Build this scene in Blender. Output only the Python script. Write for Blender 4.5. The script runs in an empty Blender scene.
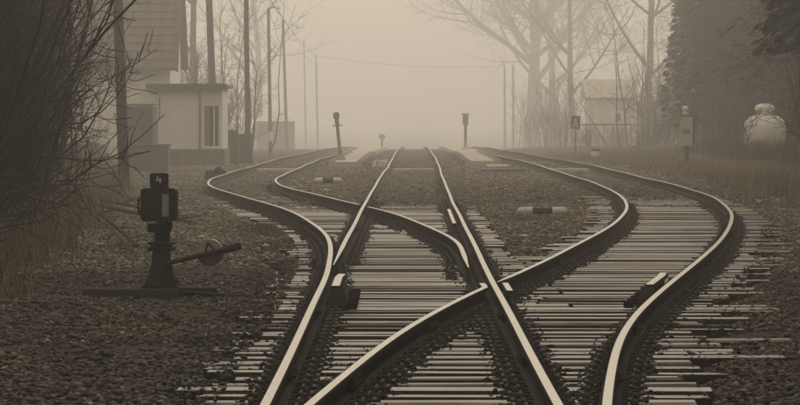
import bpy, math, random
import numpy as np
from mathutils import Vector, Matrix

R = math.radians
# ------------------------------------------------------------------ camera
F = 4000.0 / 800.0                 # focal length in picture widths
RT = 0.16                          # rail top above sleeper top
CZ = RT + 1.48                     # eye height
VX, VY = 414.0, 116.0              # where the straight track vanishes, in photo pixels
sc = bpy.context.scene
cam_d = bpy.data.cameras.new('camera')
cam = bpy.data.objects.new('camera', cam_d)
sc.collection.objects.link(cam)
sc.camera = cam
cam_d.sensor_fit = 'HORIZONTAL'
cam_d.sensor_width = 36.0
cam_d.lens = 36.0 * F
cam_d.clip_start = 0.2
cam_d.clip_end = 3000.0
cam.location = (0, 0, CZ)
cam.rotation_euler = (math.pi / 2 - math.atan((202.5 - VY) / 4000.0), 0, math.atan((VX - 400.0) / 4000.0))

# ------------------------------------------------------------------ sky, sun, exposure
SUN_EL, SUN_AZ = R(22), R(27)       # azimuth measured from +Y towards +X (sun ahead, slightly right)
w = bpy.data.worlds.new('World')
sc.world = w
w.use_nodes = True
nt = w.node_tree
bg = nt.nodes['Background']
sky = nt.nodes.new('ShaderNodeTexSky')
sky.sky_type = 'NISHITA'
sky.sun_disc = False
sky.sun_elevation = SUN_EL
sky.sun_rotation = SUN_AZ
hs = nt.nodes.new('ShaderNodeHueSaturation')
hs.inputs['Saturation'].default_value = 0.0
tint = nt.nodes.new('ShaderNodeMix')
tint.data_type = 'RGBA'
tint.blend_type = 'MULTIPLY'
tint.inputs['Factor'].default_value = 1.0
tint.inputs['B'].default_value = (1.0, 0.88, 0.71, 1)
nt.links.new(sky.outputs['Color'], hs.inputs['Color'])
# the overcast evens the sky out: half clear-sky radiance, half a uniform cloud deck
deck = nt.nodes.new('ShaderNodeMix')
deck.data_type = 'RGBA'
deck.inputs['Factor'].default_value = 0.75
deck.inputs['B'].default_value = (8.0, 8.0, 8.0, 1)
nt.links.new(hs.outputs['Color'], deck.inputs['A'])
nt.links.new(deck.outputs['Result'], tint.inputs['A'])
nt.links.new(tint.outputs['Result'], bg.inputs['Color'])
bg.inputs['Strength'].default_value = 0.148
sun_d = bpy.data.lights.new('sun', 'SUN')
sun_d.energy = 1.4
sun_d.angle = R(14)
sun_d.color = (1.0, 0.885, 0.72)
sun = bpy.data.objects.new('sun', sun_d)
sc.collection.objects.link(sun)
sdir = Vector((math.sin(SUN_AZ) * math.cos(SUN_EL), math.cos(SUN_AZ) * math.cos(SUN_EL), math.sin(SUN_EL)))
sun.rotation_euler = sdir.to_track_quat('Z', 'Y').to_euler()
sc.view_settings.view_transform = 'Standard'
sc.view_settings.look = 'None'
sc.view_settings.gamma = 1.0
sc.view_settings.use_curve_mapping = False
sc.view_settings.exposure = -0.22
FOG_DENSITY = 0.0037
FOG_G = 0.6
sc.render.engine = 'CYCLES'
cy = sc.cycles
cy.use_denoising = True
cy.max_bounces = 8
cy.diffuse_bounces = 3
cy.glossy_bounces = 3
cy.transmission_bounces = 4
cy.volume_bounces = 3
cy.transparent_max_bounces = 8
cy.sample_clamp_indirect = 6.0

rng = np.random.default_rng(7)
random.seed(7)
col = sc.collection


# ------------------------------------------------------------------ helpers
def P(px, py, Y):
    """point at distance Y seen at photo pixel (px, py)"""
    return Vector(((px - VX) / 4000.0 * Y, Y, CZ - (py - VY) / 4000.0 * Y))


def X(px, Y):
    return (px - VX) / 4000.0 * Y


def Z(py, Y):
    return CZ - (py - VY) / 4000.0 * Y


def dip(Y):
    Y = np.asarray(Y, dtype=float)
    d = np.clip(Y - 130.0, 0, None)
    return -np.where(d < 200, 3.07e-5 * d * d, 1.228 + 0.0123 * np.clip(d - 200, 0, 110))


def smoothstep(a, b, x):
    t = np.clip((np.asarray(x, dtype=float) - a) / (b - a), 0, 1)
    return t * t * (3 - 2 * t)


_tab = np.random.default_rng(3).random((64, 64))


def vnoise(x, y):
    x = np.asarray(x, dtype=float)
    y = np.asarray(y, dtype=float)
    xi = np.floor(x).astype(int)
    yi = np.floor(y).astype(int)
    fx = x - xi
    fy = y - yi
    fx = fx * fx * (3 - 2 * fx)
    fy = fy * fy * (3 - 2 * fy)
    a = _tab[xi % 64, yi % 64]
    b = _tab[(xi + 1) % 64, yi % 64]
    c = _tab[xi % 64, (yi + 1) % 64]
    d = _tab[(xi + 1) % 64, (yi + 1) % 64]
    return (a * (1 - fx) + b * fx) * (1 - fy) + (c * (1 - fx) + d * fx) * fy - 0.5


def tag(o, label=None, cat=None, group=None, kind=None):
    if label:
        o['label'] = label
    if cat:
        o['category'] = cat
    if group:
        o['group'] = group
    if kind:
        o['kind'] = kind
    return o


def empty(name, loc, label, cat, group=None, rz=0.0):
    o = bpy.data.objects.new(name, None)
    o.empty_display_size = 0.2
    o.location = loc
    o.rotation_euler = (0, 0, rz)
    col.objects.link(o)
    return tag(o, label, cat, group)


def link(name, me, parent=None, loc=None, keep=True):
    o = bpy.data.objects.new(name, me)
    col.objects.link(o)
    if loc is not None:
        o.location = loc
    if parent is not None:
        o.parent = parent
        if keep:                    # coordinates given in world space
            m = Matrix.Identity(4)
            r = parent
            while r is not None:
                m = r.matrix_parent_inverse @ Matrix.LocRotScale(r.location, r.rotation_euler, r.scale) @ m
                r = r.parent
            o.matrix_parent_inverse = m.inverted()
    return o


class MB:
    def __init__(self):
        self.v, self.f, self.m = [], [], []

    def add(self, verts, faces, mi=0):
        b = len(self.v)
        self.v.extend([tuple(p) for p in verts])
        for fc in faces:
            self.f.append([b + i for i in fc])
            self.m.append(mi)

    def box(self, x0, x1, y0, y1, z0, z1, mi=0, bev=0.0, M=None):
        if bev <= 0:
            vs = [(x, y, z) for z in (z0, z1) for y in (y0, y1) for x in (x0, x1)]
            fs = [(0, 2, 3, 1), (4, 5, 7, 6), (0, 1, 5, 4), (2, 6, 7, 3), (0, 4, 6, 2), (1, 3, 7, 5)]
        else:
            b = bev
            vs = []
            for z, k in ((z0, b), (z0 + b, 0), (z1 - b, 0), (z1, b)):
                # octagonal rings
                X0, X1, Y0, Y1 = x0 + k, x1 - k, y0 + k, y1 - k
                c = b if k == 0 else b * 0.5
                vs += [(X0 + c, Y0, z), (X1 - c, Y0, z), (X1, Y0 + c, z), (X1, Y1 - c, z),
                       (X1 - c, Y1, z), (X0 + c, Y1, z), (X0, Y1 - c, z), (X0, Y0 + c, z)]
            fs = [tuple(range(7, -1, -1)), tuple(range(24, 32))]
            for r in range(3):
                for i in range(8):
                    j = (i + 1) % 8
                    fs.append((r * 8 + i, r * 8 + j, r * 8 + 8 + j, r * 8 + 8 + i))
        if M is not None:
            vs = [M @ Vector(p) for p in vs]
        self.add(vs, fs, mi)

    def tube(self, pts, rad, n=8, mi=0, cap=True):
        pts = [Vector(p) for p in pts]
        if not hasattr(rad, '__len__'):
            rad = [rad] * len(pts)
        rings = []
        for i, p in enumerate(pts):
            a = pts[max(i - 1, 0)]
            b = pts[min(i + 1, len(pts) - 1)]
            d = (b - a).normalized()
            u = d.cross(Vector((0, 0, 1)))
            if u.length < 1e-3:
                u = Vector((1, 0, 0))
            u.normalize()
            vv = u.cross(d)
            rings.append([p + (u * math.cos(t) + vv * math.sin(t)) * rad[i] for t in [2 * math.pi * k / n for k in range(n)]])
        vs = [q for r in rings for q in r]
        fs = []
        for i in range(len(pts) - 1):
            for k in range(n):
                l = (k + 1) % n
                fs.append((i * n + k, i * n + l, i * n + n + l, i * n + n + k))
        if cap:
            fs.append(tuple(range(n - 1, -1, -1)))
            fs.append(tuple((len(pts) - 1) * n + k for k in range(n)))
        self.add(vs, fs, mi)

    def lathe(self, c, prof, n=16, mi=0, M=None):
        c = Vector(c)
        vs, fs = [], []
        for r, z in prof:
            for k in range(n):
                t = 2 * math.pi * k / n
                q = Vector((r * math.cos(t), r * math.sin(t), z))
                vs.append(c + (M @ q if M is not None else q))
        for i in range(len(prof) - 1):
            for k in range(n):
                l = (k + 1) % n
                fs.append((i * n + k, i * n + l, i * n + n + l, i * n + n + k))
        fs.append(tuple(range(n - 1, -1, -1)))
        fs.append(tuple((len(prof) - 1) * n + k for k in range(n)))
        self.add(vs, fs, mi)

    def prism(self, poly, y0, y1, mi=0):
        """poly: (x, z) outline, extruded along y"""
        n = len(poly)
        vs = [(x, y0, z) for x, z in poly] + [(x, y1, z) for x, z in poly]
        fs = [tuple(range(n)), tuple(range(2 * n - 1, n - 1, -1))]
        for i in range(n):
            j = (i + 1) % n
            fs.append((j, i, n + i, n + j))
        self.add(vs, fs, mi)

    def mesh(self, name, mats, smooth=False):
        me = bpy.data.meshes.new(name)
        me.from_pydata(self.v, [], self.f)
        for m in (mats if isinstance(mats, (list, tuple)) else [mats]):
            me.materials.append(m)
        if any(self.m):
            me.polygons.foreach_set('material_index', self.m)
        if smooth:
            me.polygons.foreach_set('use_smooth', [True] * len(me.polygons))
        me.update()
        return me

    def build(self, name, mats, parent=None, smooth=False):
        return link(name, self.mesh(name, mats, smooth), parent)


def np_mesh(name, verts, faces, mats, smooth=False):
    """verts (n,3), faces (m,k) arrays"""
    me = bpy.data.meshes.new(name)
    verts = np.ascontiguousarray(verts, dtype=np.float32)
    faces = np.ascontiguousarray(faces, dtype=np.int32)
    k = faces.shape[1]
    me.vertices.add(len(verts))
    me.vertices.foreach_set('co', verts.ravel())
    me.loops.add(faces.size)
    me.loops.foreach_set('vertex_index', faces.ravel())
    me.polygons.add(len(faces))
    me.polygons.foreach_set('loop_start', np.arange(0, faces.size, k, dtype=np.int32))
    me.polygons.foreach_set('loop_total', np.full(len(faces), k, dtype=np.int32))
    if smooth:
        me.polygons.foreach_set('use_smooth', np.ones(len(faces), dtype=bool))
    me.update(calc_edges=True)
    for m in (mats if isinstance(mats, (list, tuple)) else [mats]):
        me.materials.append(m)
    return me


# ------------------------------------------------------------------ materials
def mat(name, c1, c2=None, scale=4.0, rough=0.8, bump=0.0, bump_scale=None, metal=0.0, stretch=(1, 1, 1), obj_random=0.0, spec=0.5,
        rough2=None, island=0.0, patch=0.0, patch_scale=0.7):
    m = bpy.data.materials.new(name)
    m.use_nodes = True
    t = m.node_tree
    b = t.nodes['Principled BSDF']
    b.inputs['Roughness'].default_value = rough
    b.inputs['Metallic'].default_value = metal
    b.inputs['Specular IOR Level'].default_value = spec
    geo = t.nodes.new('ShaderNodeNewGeometry')
    mp = t.nodes.new('ShaderNodeVectorMath')
    mp.operation = 'MULTIPLY'
    mp.inputs[1].default_value = stretch
    t.links.new(geo.outputs['Position'], mp.inputs[0])
    nz = t.nodes.new('ShaderNodeTexNoise')
    nz.inputs['Scale'].default_value = scale
    nz.inputs['Detail'].default_value = 6.0
    nz.inputs['Roughness'].default_value = 0.65
    t.links.new(mp.outputs[0], nz.inputs['Vector'])
    c2 = c2 or tuple(v * 0.6 for v in c1)
    rp = t.nodes.new('ShaderNodeMapRange')
    rp.inputs['From Min'].default_value = 0.32
    rp.inputs['From Max'].default_value = 0.68
    t.links.new(nz.outputs['Fac'], rp.inputs['Value'])
    mx = t.nodes.new('ShaderNodeMix')
    mx.data_type = 'RGBA'
    mx.inputs['A'].default_value = (*c2, 1)
    mx.inputs['B'].default_value = (*c1, 1)
    t.links.new(rp.outputs['Result'], mx.inputs['Factor'])
    out = mx.outputs['Result']
    for amt, src in ((obj_random, 'obj'), (island, 'isl')):
        if amt > 0:
            if src == 'obj':
                oi = t.nodes.new('ShaderNodeObjectInfo')
                rv = oi.outputs['Random']
            else:
                rv = geo.outputs['Random Per Island']
            mr = t.nodes.new('ShaderNodeMapRange')
            mr.inputs['To Min'].default_value = 1 - amt
            mr.inputs['To Max'].default_value = 1 + amt
            t.links.new(rv, mr.inputs['Value'])
            sm = t.nodes.new('ShaderNodeVectorMath')
            sm.operation = 'SCALE'
            t.links.new(out, sm.inputs[0])
            t.links.new(mr.outputs['Result'], sm.inputs['Scale'])
            out = sm.outputs[0]
    if patch > 0:                       # broad grime patches
        pn = t.nodes.new('ShaderNodeTexNoise')
        pn.inputs['Scale'].default_value = patch_scale
        pn.inputs['Detail'].default_value = 3.0
        t.links.new(geo.outputs['Position'], pn.inputs['Vector'])
        pr = t.nodes.new('ShaderNodeMapRange')
        pr.inputs['From Min'].default_value = 0.35
        pr.inputs['From Max'].default_value = 0.65
        pr.inputs['To Min'].default_value = 1 - patch
        pr.inputs['To Max'].default_value = 1 + patch * .35
        t.links.new(pn.outputs['Fac'], pr.inputs['Value'])
        ps = t.nodes.new('ShaderNodeVectorMath')
        ps.operation = 'SCALE'
        t.links.new(out, ps.inputs[0])
        t.links.new(pr.outputs['Result'], ps.inputs['Scale'])
        out = ps.outputs[0]
    t.links.new(out, b.inputs['Base Color'])
    if rough2 is not None:
        r2 = t.nodes.new('ShaderNodeMapRange')
        r2.inputs['To Min'].default_value = rough2
        r2.inputs['To Max'].default_value = rough
        t.links.new(rp.outputs['Result'], r2.inputs['Value'])
        t.links.new(r2.outputs['Result'], b.inputs['Roughness'])
    if bump > 0:
        nb = t.nodes.new('ShaderNodeTexNoise')
        nb.inputs['Scale'].default_value = bump_scale or scale * 3
        nb.inputs['Detail'].default_value = 5.0
        t.links.new(mp.outputs[0], nb.inputs['Vector'])
        bp = t.nodes.new('ShaderNodeBump')
        bp.inputs['Strength'].default_value = 1.0
        bp.inputs['Distance'].default_value = bump
        t.links.new(nb.outputs['Fac'], bp.inputs['Height'])
        t.links.new(bp.outputs['Normal'], b.inputs['Normal'])
    return m


M = {}
M['ground'] = mat('cinder_ground', (0.10, 0.084, 0.065), (0.035, 0.029, 0.022), 9.0, 0.95, 0.03, 22, spec=0.2)
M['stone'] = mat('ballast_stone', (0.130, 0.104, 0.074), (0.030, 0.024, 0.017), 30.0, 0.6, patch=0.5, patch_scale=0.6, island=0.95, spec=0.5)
M['stone_pale'] = mat('dusty_lit_ballast_stone', (0.40, 0.338, 0.262), (0.12, 0.10, 0.077), 3.0, 0.7, island=0.8, spec=0.4)  # dusty paleness; past the switches it also paints in brighter daylight
M['stone_dark'] = mat('oily_stone', (0.026, 0.023, 0.020), (0.013, 0.012, 0.011), 20.0, 0.72, island=0.6, spec=0.25)
M['wood'] = mat('weathered_sleeper', (0.40, 0.35, 0.285), (0.10, 0.082, 0.064), 9.0, 0.20, 0.0015, 16, stretch=(0.3, 7, 3), obj_random=0.5, rough2=0.42, patch=0.65, patch_scale=1.1)
M['creosote_shade'] = mat('shaded_creosote_side', (0.034, 0.028, 0.021), (0.016, 0.013, 0.010), 9.0, 0.8, spec=0.2)  # creosote tone with the backlit shade of the gaps painted in
M['timber'] = mat('dark_timber', (0.07, 0.06, 0.05), (0.03, 0.026, 0.022), 6.0, 0.8, 0.004, 14, stretch=(0.4, 5, 3), obj_random=0.2)
M['rail_top'] = mat('polished_rail', (0.74, 0.69, 0.61), (0.50, 0.46, 0.40), 6.0, 0.33, metal=1.0, stretch=(12, 0.6, 1), rough2=0.28)
M['rail_side'] = mat('rusty_rail', (0.045, 0.035, 0.028), (0.02, 0.017, 0.014), 16.0, 0.85, 0.002, 60, spec=0.2)
M['iron'] = mat('dark_iron', (0.026, 0.023, 0.020), (0.014, 0.012, 0.011), 18.0, 0.62, 0.002, 60, spec=0.3)
M['grey_paint'] = mat('grey_weathered_paint', (0.38, 0.345, 0.29), (0.25, 0.225, 0.19), 8.0, 0.75)
M['plate'] = mat('rail_chair_iron', (0.032, 0.027, 0.023), (0.014, 0.012, 0.011), 30.0, 0.6, obj_random=0.3, spec=0.35)
M['grease'] = mat('greased_casting', (0.010, 0.009, 0.008), (0.006, 0.005, 0.005), 18.0, 0.85, 0.003, 40, spec=0.1)
M['black'] = mat('black_paint', (0.022, 0.021, 0.019), (0.013, 0.012, 0.011), 10.0, 0.5)
M['white'] = mat('white_paint', (0.86, 0.83, 0.77), (0.66, 0.63, 0.57), 9.0, 0.6)
M['glass_milk'] = mat('milk_glass', (0.42, 0.40, 0.36), (0.32, 0.30, 0.27), 8.0, 0.25)
M['rust_red'] = mat('faded_red_paint', (0.10, 0.055, 0.040), (0.05, 0.035, 0.028), 12.0, 0.7)
M['plaster'] = mat('white_plaster', (0.86, 0.83, 0.76), (0.74, 0.71, 0.64), 1.6, 0.9, 0.004, 25, stretch=(1, 1, 0.35))
M['plinth'] = mat('grey_plinth', (0.20, 0.18, 0.155), (0.10, 0.09, 0.078), 2.5, 0.92, 0.02, 9)
M['concrete'] = mat('pale_concrete', (0.62, 0.57, 0.48), (0.45, 0.41, 0.34), 1.2, 0.9, 0.006, 12)
M['roof'] = mat('roof_tile', (0.12, 0.10, 0.082), (0.06, 0.05, 0.042), 3.0, 0.85, 0.004, 20, island=0.25)
M['pole'] = mat('weathered_pole', (0.10, 0.087, 0.072), (0.05, 0.043, 0.036), 6.0, 0.85, 0.004, 20, stretch=(5, 5, 0.4))
M['dark_board'] = mat('dark_boards', (0.10, 0.088, 0.072), (0.05, 0.043, 0.036), 4.0, 0.85, stretch=(6, 6, 0.5))
M['grey_board'] = mat('grey_boards', (0.16, 0.145, 0.12), (0.09, 0.08, 0.067), 4.0, 0.85, stretch=(6, 6, 0.5))
M['glass'] = mat('window_glass', (0.05, 0.048, 0.045), (0.03, 0.028, 0.026), 2.0, 0.08)
M['curtain'] = mat('curtain', (0.42, 0.40, 0.35), (0.18, 0.165, 0.14), 6.0, 0.9, stretch=(3, 1, 0.05))
M['bark'] = mat('bark', (0.055, 0.046, 0.038), (0.028, 0.024, 0.02), 9.0, 0.9, 0.008, 30, stretch=(3, 3, 0.6))
M['twig'] = mat('twig', (0.060, 0.050, 0.041), (0.035, 0.03, 0.025), 6.0, 0.85)
M['needle'] = mat('dark_needles', (0.035, 0.034, 0.024), (0.018, 0.018, 0.013), 1.5, 0.8, island=0.4)
M['grass'] = mat('dry_grass', (0.35, 0.295, 0.20), (0.16, 0.133, 0.09), 1.2, 0.8, island=0.4)
M['leaf'] = mat('dead_leaf_bramble', (0.10, 0.082, 0.058), (0.05, 0.042, 0.031), 1.0, 0.85, island=0.5)
M['wire'] = mat('wire', (0.03, 0.03, 0.03), None, 3.0, 0.6)

# ------------------------------------------------------------------ track lines (x against Y)
YY = np.arange(14.0, 420.0, 0.25)


def curve(pts, smooth=3.0):
    p = np.array(pts, dtype=float)
    x = np.interp(YY, p[:, 0], p[:, 1])
    k = np.exp(-0.5 * (np.arange(-40, 41) * 0.25 / smooth) ** 2)
    k /= k.sum()
    xp = np.concatenate([x[0] + (x[1] - x[0]) * np.arange(-40, 0), x, x[-1] + (x[-1] - x[-2]) * np.arange(1, 41)])
    return np.convolve(xp, k, 'valid')


c_main = curve([(14, 0.0), (20.5, -.01), (35, -.05), (57, -.066), (70, -.085), (90, -.07), (104, -.055), (115, -.005), (128, -.015), (140, .015), (165, -.02), (200, .0), (420, .0)], 2.0)
c_left = curve([(14, -.10), (34, -.07), (41, -.10), (47, -.22), (52, -.43), (59.8, -.95), (68.8, -1.80), (79, -3.02), (86.5, -3.74), (94, -4.03), (111.7, -4.06), (134, -3.98), (160, -3.75), (200, -3.6), (420, -3.6)], 2.5)
c_right = curve([(14, -.10), (20.6, .22), (26.5, .58), (30.2, .925), (35, 1.43), (38.2, 1.80), (41.4, 2.18), (46.25, 2.71), (52, 3.27), (57.5, 3.77), (63, 4.17), (68.4, 4.46), (72.5, 4.62), (81.4, 4.79), (89.7, 4.80), (97, 4.76), (114, 4.62), (123, 4.53), (138, 4.20), (152, 3.85), (185, 3.35), (230, 3.2), (420, 3.2)], 2.0)
HG = 0.7525
hg_r = np.interp(YY, [14, 30, 45, 60, 90, 130], [.765, .765, .80, .815, .82, .77])
rail_ml = c_main - HG
rail_mr = c_main + HG
rail_lo = c_left - HG
rail_li = c_left + HG
rail_ri = c_right - hg_r
rail_ro = c_right + hg_r


def at(c, Y):
    return np.interp(Y, YY, c)


def rail_z(Y, ph=0.0):
    Y = np.asarray(Y, dtype=float)
    return dip(Y) + 0.006 * np.sin(Y * 0.42 + ph) + 0.009 * np.sin(Y * 0.137 + 2 * ph) * smoothstep(30, 90, Y)


# ------------------------------------------------------------------ ground
def wood_edge(Y):
    return np.interp(Y, [0, 20, 37, 50, 82, 120, 160], [-3.6, -3.7, -4.3, -4.9, -6.6, -9.4, -11])


def in_track(x, Y, pad=0.55):
    a = (x > rail_ml_at(Y) - pad) & (x < rail_mr_at(Y) + pad)
    b = (x > at(rail_lo, Y) - pad) & (x < at(rail_li, Y) + pad) & (Y > 36)
    c = (x > at(rail_ri, Y) - pad) & (x < at(rail_ro, Y) + pad)
    return a | b | c


def rail_ml_at(Y):
    return at(rail_ml, Y)


def rail_mr_at(Y):
    return at(rail_mr, Y)


def gz(x, Y):
    x = np.asarray(x, dtype=float)
    Y = np.asarray(Y, dtype=float)
    z = dip(Y)
    # distance into a track bed (negative inside)
    d = np.minimum(np.abs(x - at(c_main, Y)) - 1.25, np.abs(x - at(c_right, Y)) - 1.35)
    d = np.minimum(d, np.where(Y > 36, np.abs(x - at(c_left, Y)) - 1.25, 9))
    deep = np.interp(Y, [0, 55, 68, 78, 100], [0.10, 0.085, 0.035, 0.0, -0.01])
    z = z - deep * (1 - smoothstep(-0.15, 0.25, d)) - 0.012
    z = z + 0.05 * vnoise(x * 0.9, Y * 0.35) * smoothstep(0.0, 0.8, d) + 0.018 * vnoise(x * 3.1, Y * 2.3)
    # the banks outside the tracks
    right = at(rail_ro, Y)
    z = z + 0.22 * smoothstep(1.4, 6.0, x - right) * smoothstep(40, 80, Y) + 0.9 * smoothstep(6, 40, x - right)
    left = wood_edge(Y)
    z = z + 0.35 * smoothstep(0.2, 5.0, left - x) + 1.2 * smoothstep(5, 40, left - x)
    return z


def axis(segs):
    out = []
    for a, b, s in segs:
        out += list(np.arange(a, b, s))
    out.append(segs[-1][1])
    return np.array(out)


gx = axis([(-480, -170, 40), (-170, -40, 8), (-40, -12, 1.5), (-12, -6.5, .4), (-6.5, 7, .17), (7, 12, .4), (12, 40, 1.5), (40, 170, 8), (170, 480, 40)])
gy = axis([(-50, 14, 4), (14, 60, .3), (60, 140, .7), (140, 420, 4), (420, 760, 20), (760, 2580, 140)])
GX, GY = np.meshgrid(gx, gy)
GZ = gz(GX, GY)
nx, ny = len(gx), len(gy)
idx = np.arange(nx * ny).reshape(ny, nx)
fa = np.stack([idx[:-1, :-1], idx[:-1, 1:], idx[1:, 1:], idx[1:, :-1]], -1).reshape(-1, 4)
ground = link('ground', np_mesh('ground', np.stack([GX, GY, GZ], -1).reshape(-1, 3), fa, M['ground'], True))
tag(ground, kind='structure')

# ------------------------------------------------------------------ stones (uncountable ballast)
ICO_V = np.array([(0, 0, -1), (.7236, -.5257, -.4472), (-.2764, -.8506, -.4472), (-.8944, 0, -.4472), (-.2764, .8506, -.4472), (.7236, .5257, -.4472),
                  (.2764, -.8506, .4472), (-.7236, -.5257, .4472), (-.7236, .5257, .4472), (.2764, .8506, .4472), (.8944, 0, .4472), (0, 0, 1)])
ICO_F = np.array([(0, 1, 2), (1, 0, 5), (0, 2, 3), (0, 3, 4), (0, 4, 5), (1, 5, 10), (2, 1, 6), (3, 2, 7), (4, 3, 8), (5, 4, 9), (1, 10, 6),
                  (2, 6, 7), (3, 7, 8), (4, 8, 9), (5, 9, 10), (6, 10, 11), (7, 6, 11), (8, 7, 11), (9, 8, 11), (10, 9, 11)])
OCT_V = np.array([(1, 0, 0), (-1, 0, 0), (0, 1, 0), (0, -1, 0), (0, 0, 1), (0, 0, -1)], dtype=float)
OCT_F = np.array([(0, 2, 4), (2, 1, 4), (1, 3, 4), (3, 0, 4), (2, 0, 5), (1, 2, 5), (3, 1, 5), (0, 3, 5)])


def stones(name, x, y, z, r, m, fine, parent=None, flat=0.55):
    V, Fc = (ICO_V, ICO_F) if fine else (OCT_V, OCT_F)
    n = len(x)
    v = V[None] * (1 + rng.uniform(-.35, .35, (n, len(V), 1)))
    v = v * rng.uniform(.5, 1.45, (n, 1, 3)) * np.array([1.2, 1.0, flat])
    a = rng.uniform(0, 2 * np.pi, n)
    b = rng.uniform(-.6, .6, n)
    ca, sa, cb, sb = np.cos(a), np.sin(a), np.cos(b), np.sin(b)
    X_, Y_, Z_ = v[..., 0], v[..., 1], v[..., 2]
    Y2 = Y_ * cb[:, None] - Z_ * sb[:, None]
    Z2 = Y_ * sb[:, None] + Z_ * cb[:, None]
    X3 = X_ * ca[:, None] - Y2 * sa[:, None]
    Y3 = X_ * sa[:, None] + Y2 * ca[:, None]
    v = np.stack([X3, Y3, Z2], -1) * r[:, None, None] + np.stack([x, y, z], -1)[:, None]
    f = Fc[None] + (np.arange(n) * len(V))[:, None, None]
    o = link(name, np_mesh(name, v.reshape(-1, 3), f.reshape(-1, 3), m), parent)
    return tag(o, kind='stuff')


def scatter(y0, y1, n, margin=1.7):
    """random points over the part of the ground the place shows between y0 and y1"""
    y = np.sqrt(rng.uniform(y0 * y0, y1 * y1, n))
    x = rng.uniform(-.112, .105, n) * y + rng.uniform(-margin, margin, n)
    return x, y


def gravel(name, y0, y1, n, rlo, rhi, fine, mt='stone'):
    x, y = scatter(y0, y1, n)
    keep = (x > wood_edge(y) - .6 + rng.normal(0, .5, n)) & (x < at(rail_ro, y) + 2.6 + rng.normal(0, .5, n))
    x, y = x[keep], y[keep]
    trk = in_track(x, y, .5)
    k2 = (~trk | (rng.random(len(x)) < .55)) & (vnoise(x * 1.1, y * .6) + rng.normal(0, .12, len(x)) > -.27)
    x, y = x[k2], y[k2]
    r = rlo + (rhi - rlo) * rng.random(len(x)) ** 2
    z = gz(x, y) + r * rng.uniform(-.1, .45, len(x))
    return stones(name, x, y, z, r, M[mt], fine)


tag(gravel('gravel', 18.5, 28, 28000, .009, .034, True), 'brown cinder gravel in the foreground around the near rails', 'gravel')
tag(gravel('gravel', 28, 42, 60000, .009, .034, False), 'brown cinder gravel around the switches and the lantern', 'gravel')
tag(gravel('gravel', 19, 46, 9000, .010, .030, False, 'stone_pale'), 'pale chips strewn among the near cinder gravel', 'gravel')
tag(gravel('gravel', 42, 75, 62000, .016, .038, False, 'stone_pale'), 'brown gravel covering the ground beyond the switches', 'gravel')  # paler than the near gravel: open daylight put into the stone colour
tag(gravel('gravel', 75, 150, 40000, .022, .05, False, 'stone_pale'), 'distant gravel fading into the mist between the tracks', 'gravel')  # distant brightness painted into the stone here as well

# gravel trodden over the outer sleeper ends
n = 5000
y = np.sqrt(rng.uniform(18.5 ** 2, 60 ** 2, n))
sd = rng.random(n) < .85
x = np.where(sd, np.minimum(at(rail_ml, y), np.where(y > 38, at(rail_lo, y), 9)) - .36 - np.abs(rng.normal(.12, .2, n)), at(rail_ro, y) + .40 + np.abs(rng.normal(.15, .22, n)))
keep = vnoise(x * 1.3, y * .8) > -.3
x, y = x[keep], y[keep]
r = .008 + .02 * rng.random(len(x)) ** 2
tag(stones('gravel', x, y, dip(y) + r * .3 + rng.uniform(0, .012, len(x)), r, M['stone'], False), 'loose gravel trodden over the outer sleeper ends', 'gravel')

# ------------------------------------------------------------------ tracks
main = empty('railway_track', (0, 20, 0), 'straight middle railway track running away into the mist', 'railway track', 'railway tracks')
left = empty('railway_track', (-.2, 42, 0), 'railway track curving off to the left towards the white hut', 'railway track', 'railway tracks')
right = empty('railway_track', (.2, 20, 0), 'railway track crossing the middle one and bending out to the right', 'railway track', 'railway tracks')

PROF = [(-.0625, 0), (-.0625, .011), (-.014, .028), (-.008, .04), (-.008, .097), (-.0335, .107), (-.0335, .130), (-.0295, .1395), (-.025, .1402),
        (.025, .1402), (.0295, .1395), (.0335, .130), (.0335, .107), (.008, .097), (.008, .04), (.014, .028), (.0625, .011), (.0625, 0)]


def rail(name, xs, y0, y1, parent, step=None, zoff=0.0, ph=0.0, taper0=0.0, prof=PROF, z_lift=0.0205, label=None):
    ys = [y0]
    while ys[-1] < y1 - 1e-6:
        s = step or (0.35 if ys[-1] < 60 else 0.8 if ys[-1] < 150 else 3.0)
        ys.append(min(ys[-1] + s, y1))
    ys = np.array(ys)
    x = np.interp(ys, YY, xs) if not callable(xs) else xs(ys)
    z = rail_z(ys, ph) + z_lift + zoff
    n = len(prof)
    dx = np.gradient(x, ys)
    vs, fs, mi = [], [], []
    for i in range(len(ys)):
        nxn = 1 / math.hypot(1, dx[i])
        wd = 1.0
        if taper0 > 0:
            wd = min(1.0, 0.18 + 0.82 * (ys[i] - y0) / taper0)
        for px, pz in prof:
            vs.append((x[i] + px * wd * nxn, ys[i] - px * wd * dx[i] * nxn, z[i] + pz))
    for i in range(len(ys) - 1):
        for k in range(n):
            l = (k + 1) % n
            fs.append((i * n + k, i * n + n + k, i * n + n + l, i * n + l))
            mi.append(1 if k == 8 else 0)
    fs.append(tuple(range(n)))
    mi.append(0)
    fs.append(tuple((len(ys) - 1) * n + k for k in range(n - 1, -1, -1)))
    mi.append(0)
    me = bpy.data.meshes.new(name)
    me.from_pydata(vs, [], fs)
    me.materials.append(M['rail_side'])
    me.materials.append(M['rail_top'])
    me.polygons.foreach_set('material_index', mi)
    me.update()
    o = link(name, me, parent)
    if label:
        o['label'] = label
    return o


SWY = 41.5                                     # where the left switch parts
near_w = smoothstep(34, SWY, YY)
stock = rail_ml * (1 - near_w) + rail_lo * near_w
rail('rail', stock, 17.5, 380, main, ph=.3)
rail('rail', np.maximum(rail_ml, stock + .040), SWY - 1.5, 380, main, ph=.3, taper0=5.0, zoff=-.003)
rail('rail', rail_mr, 17.5, 380, main, ph=1.1)
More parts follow.
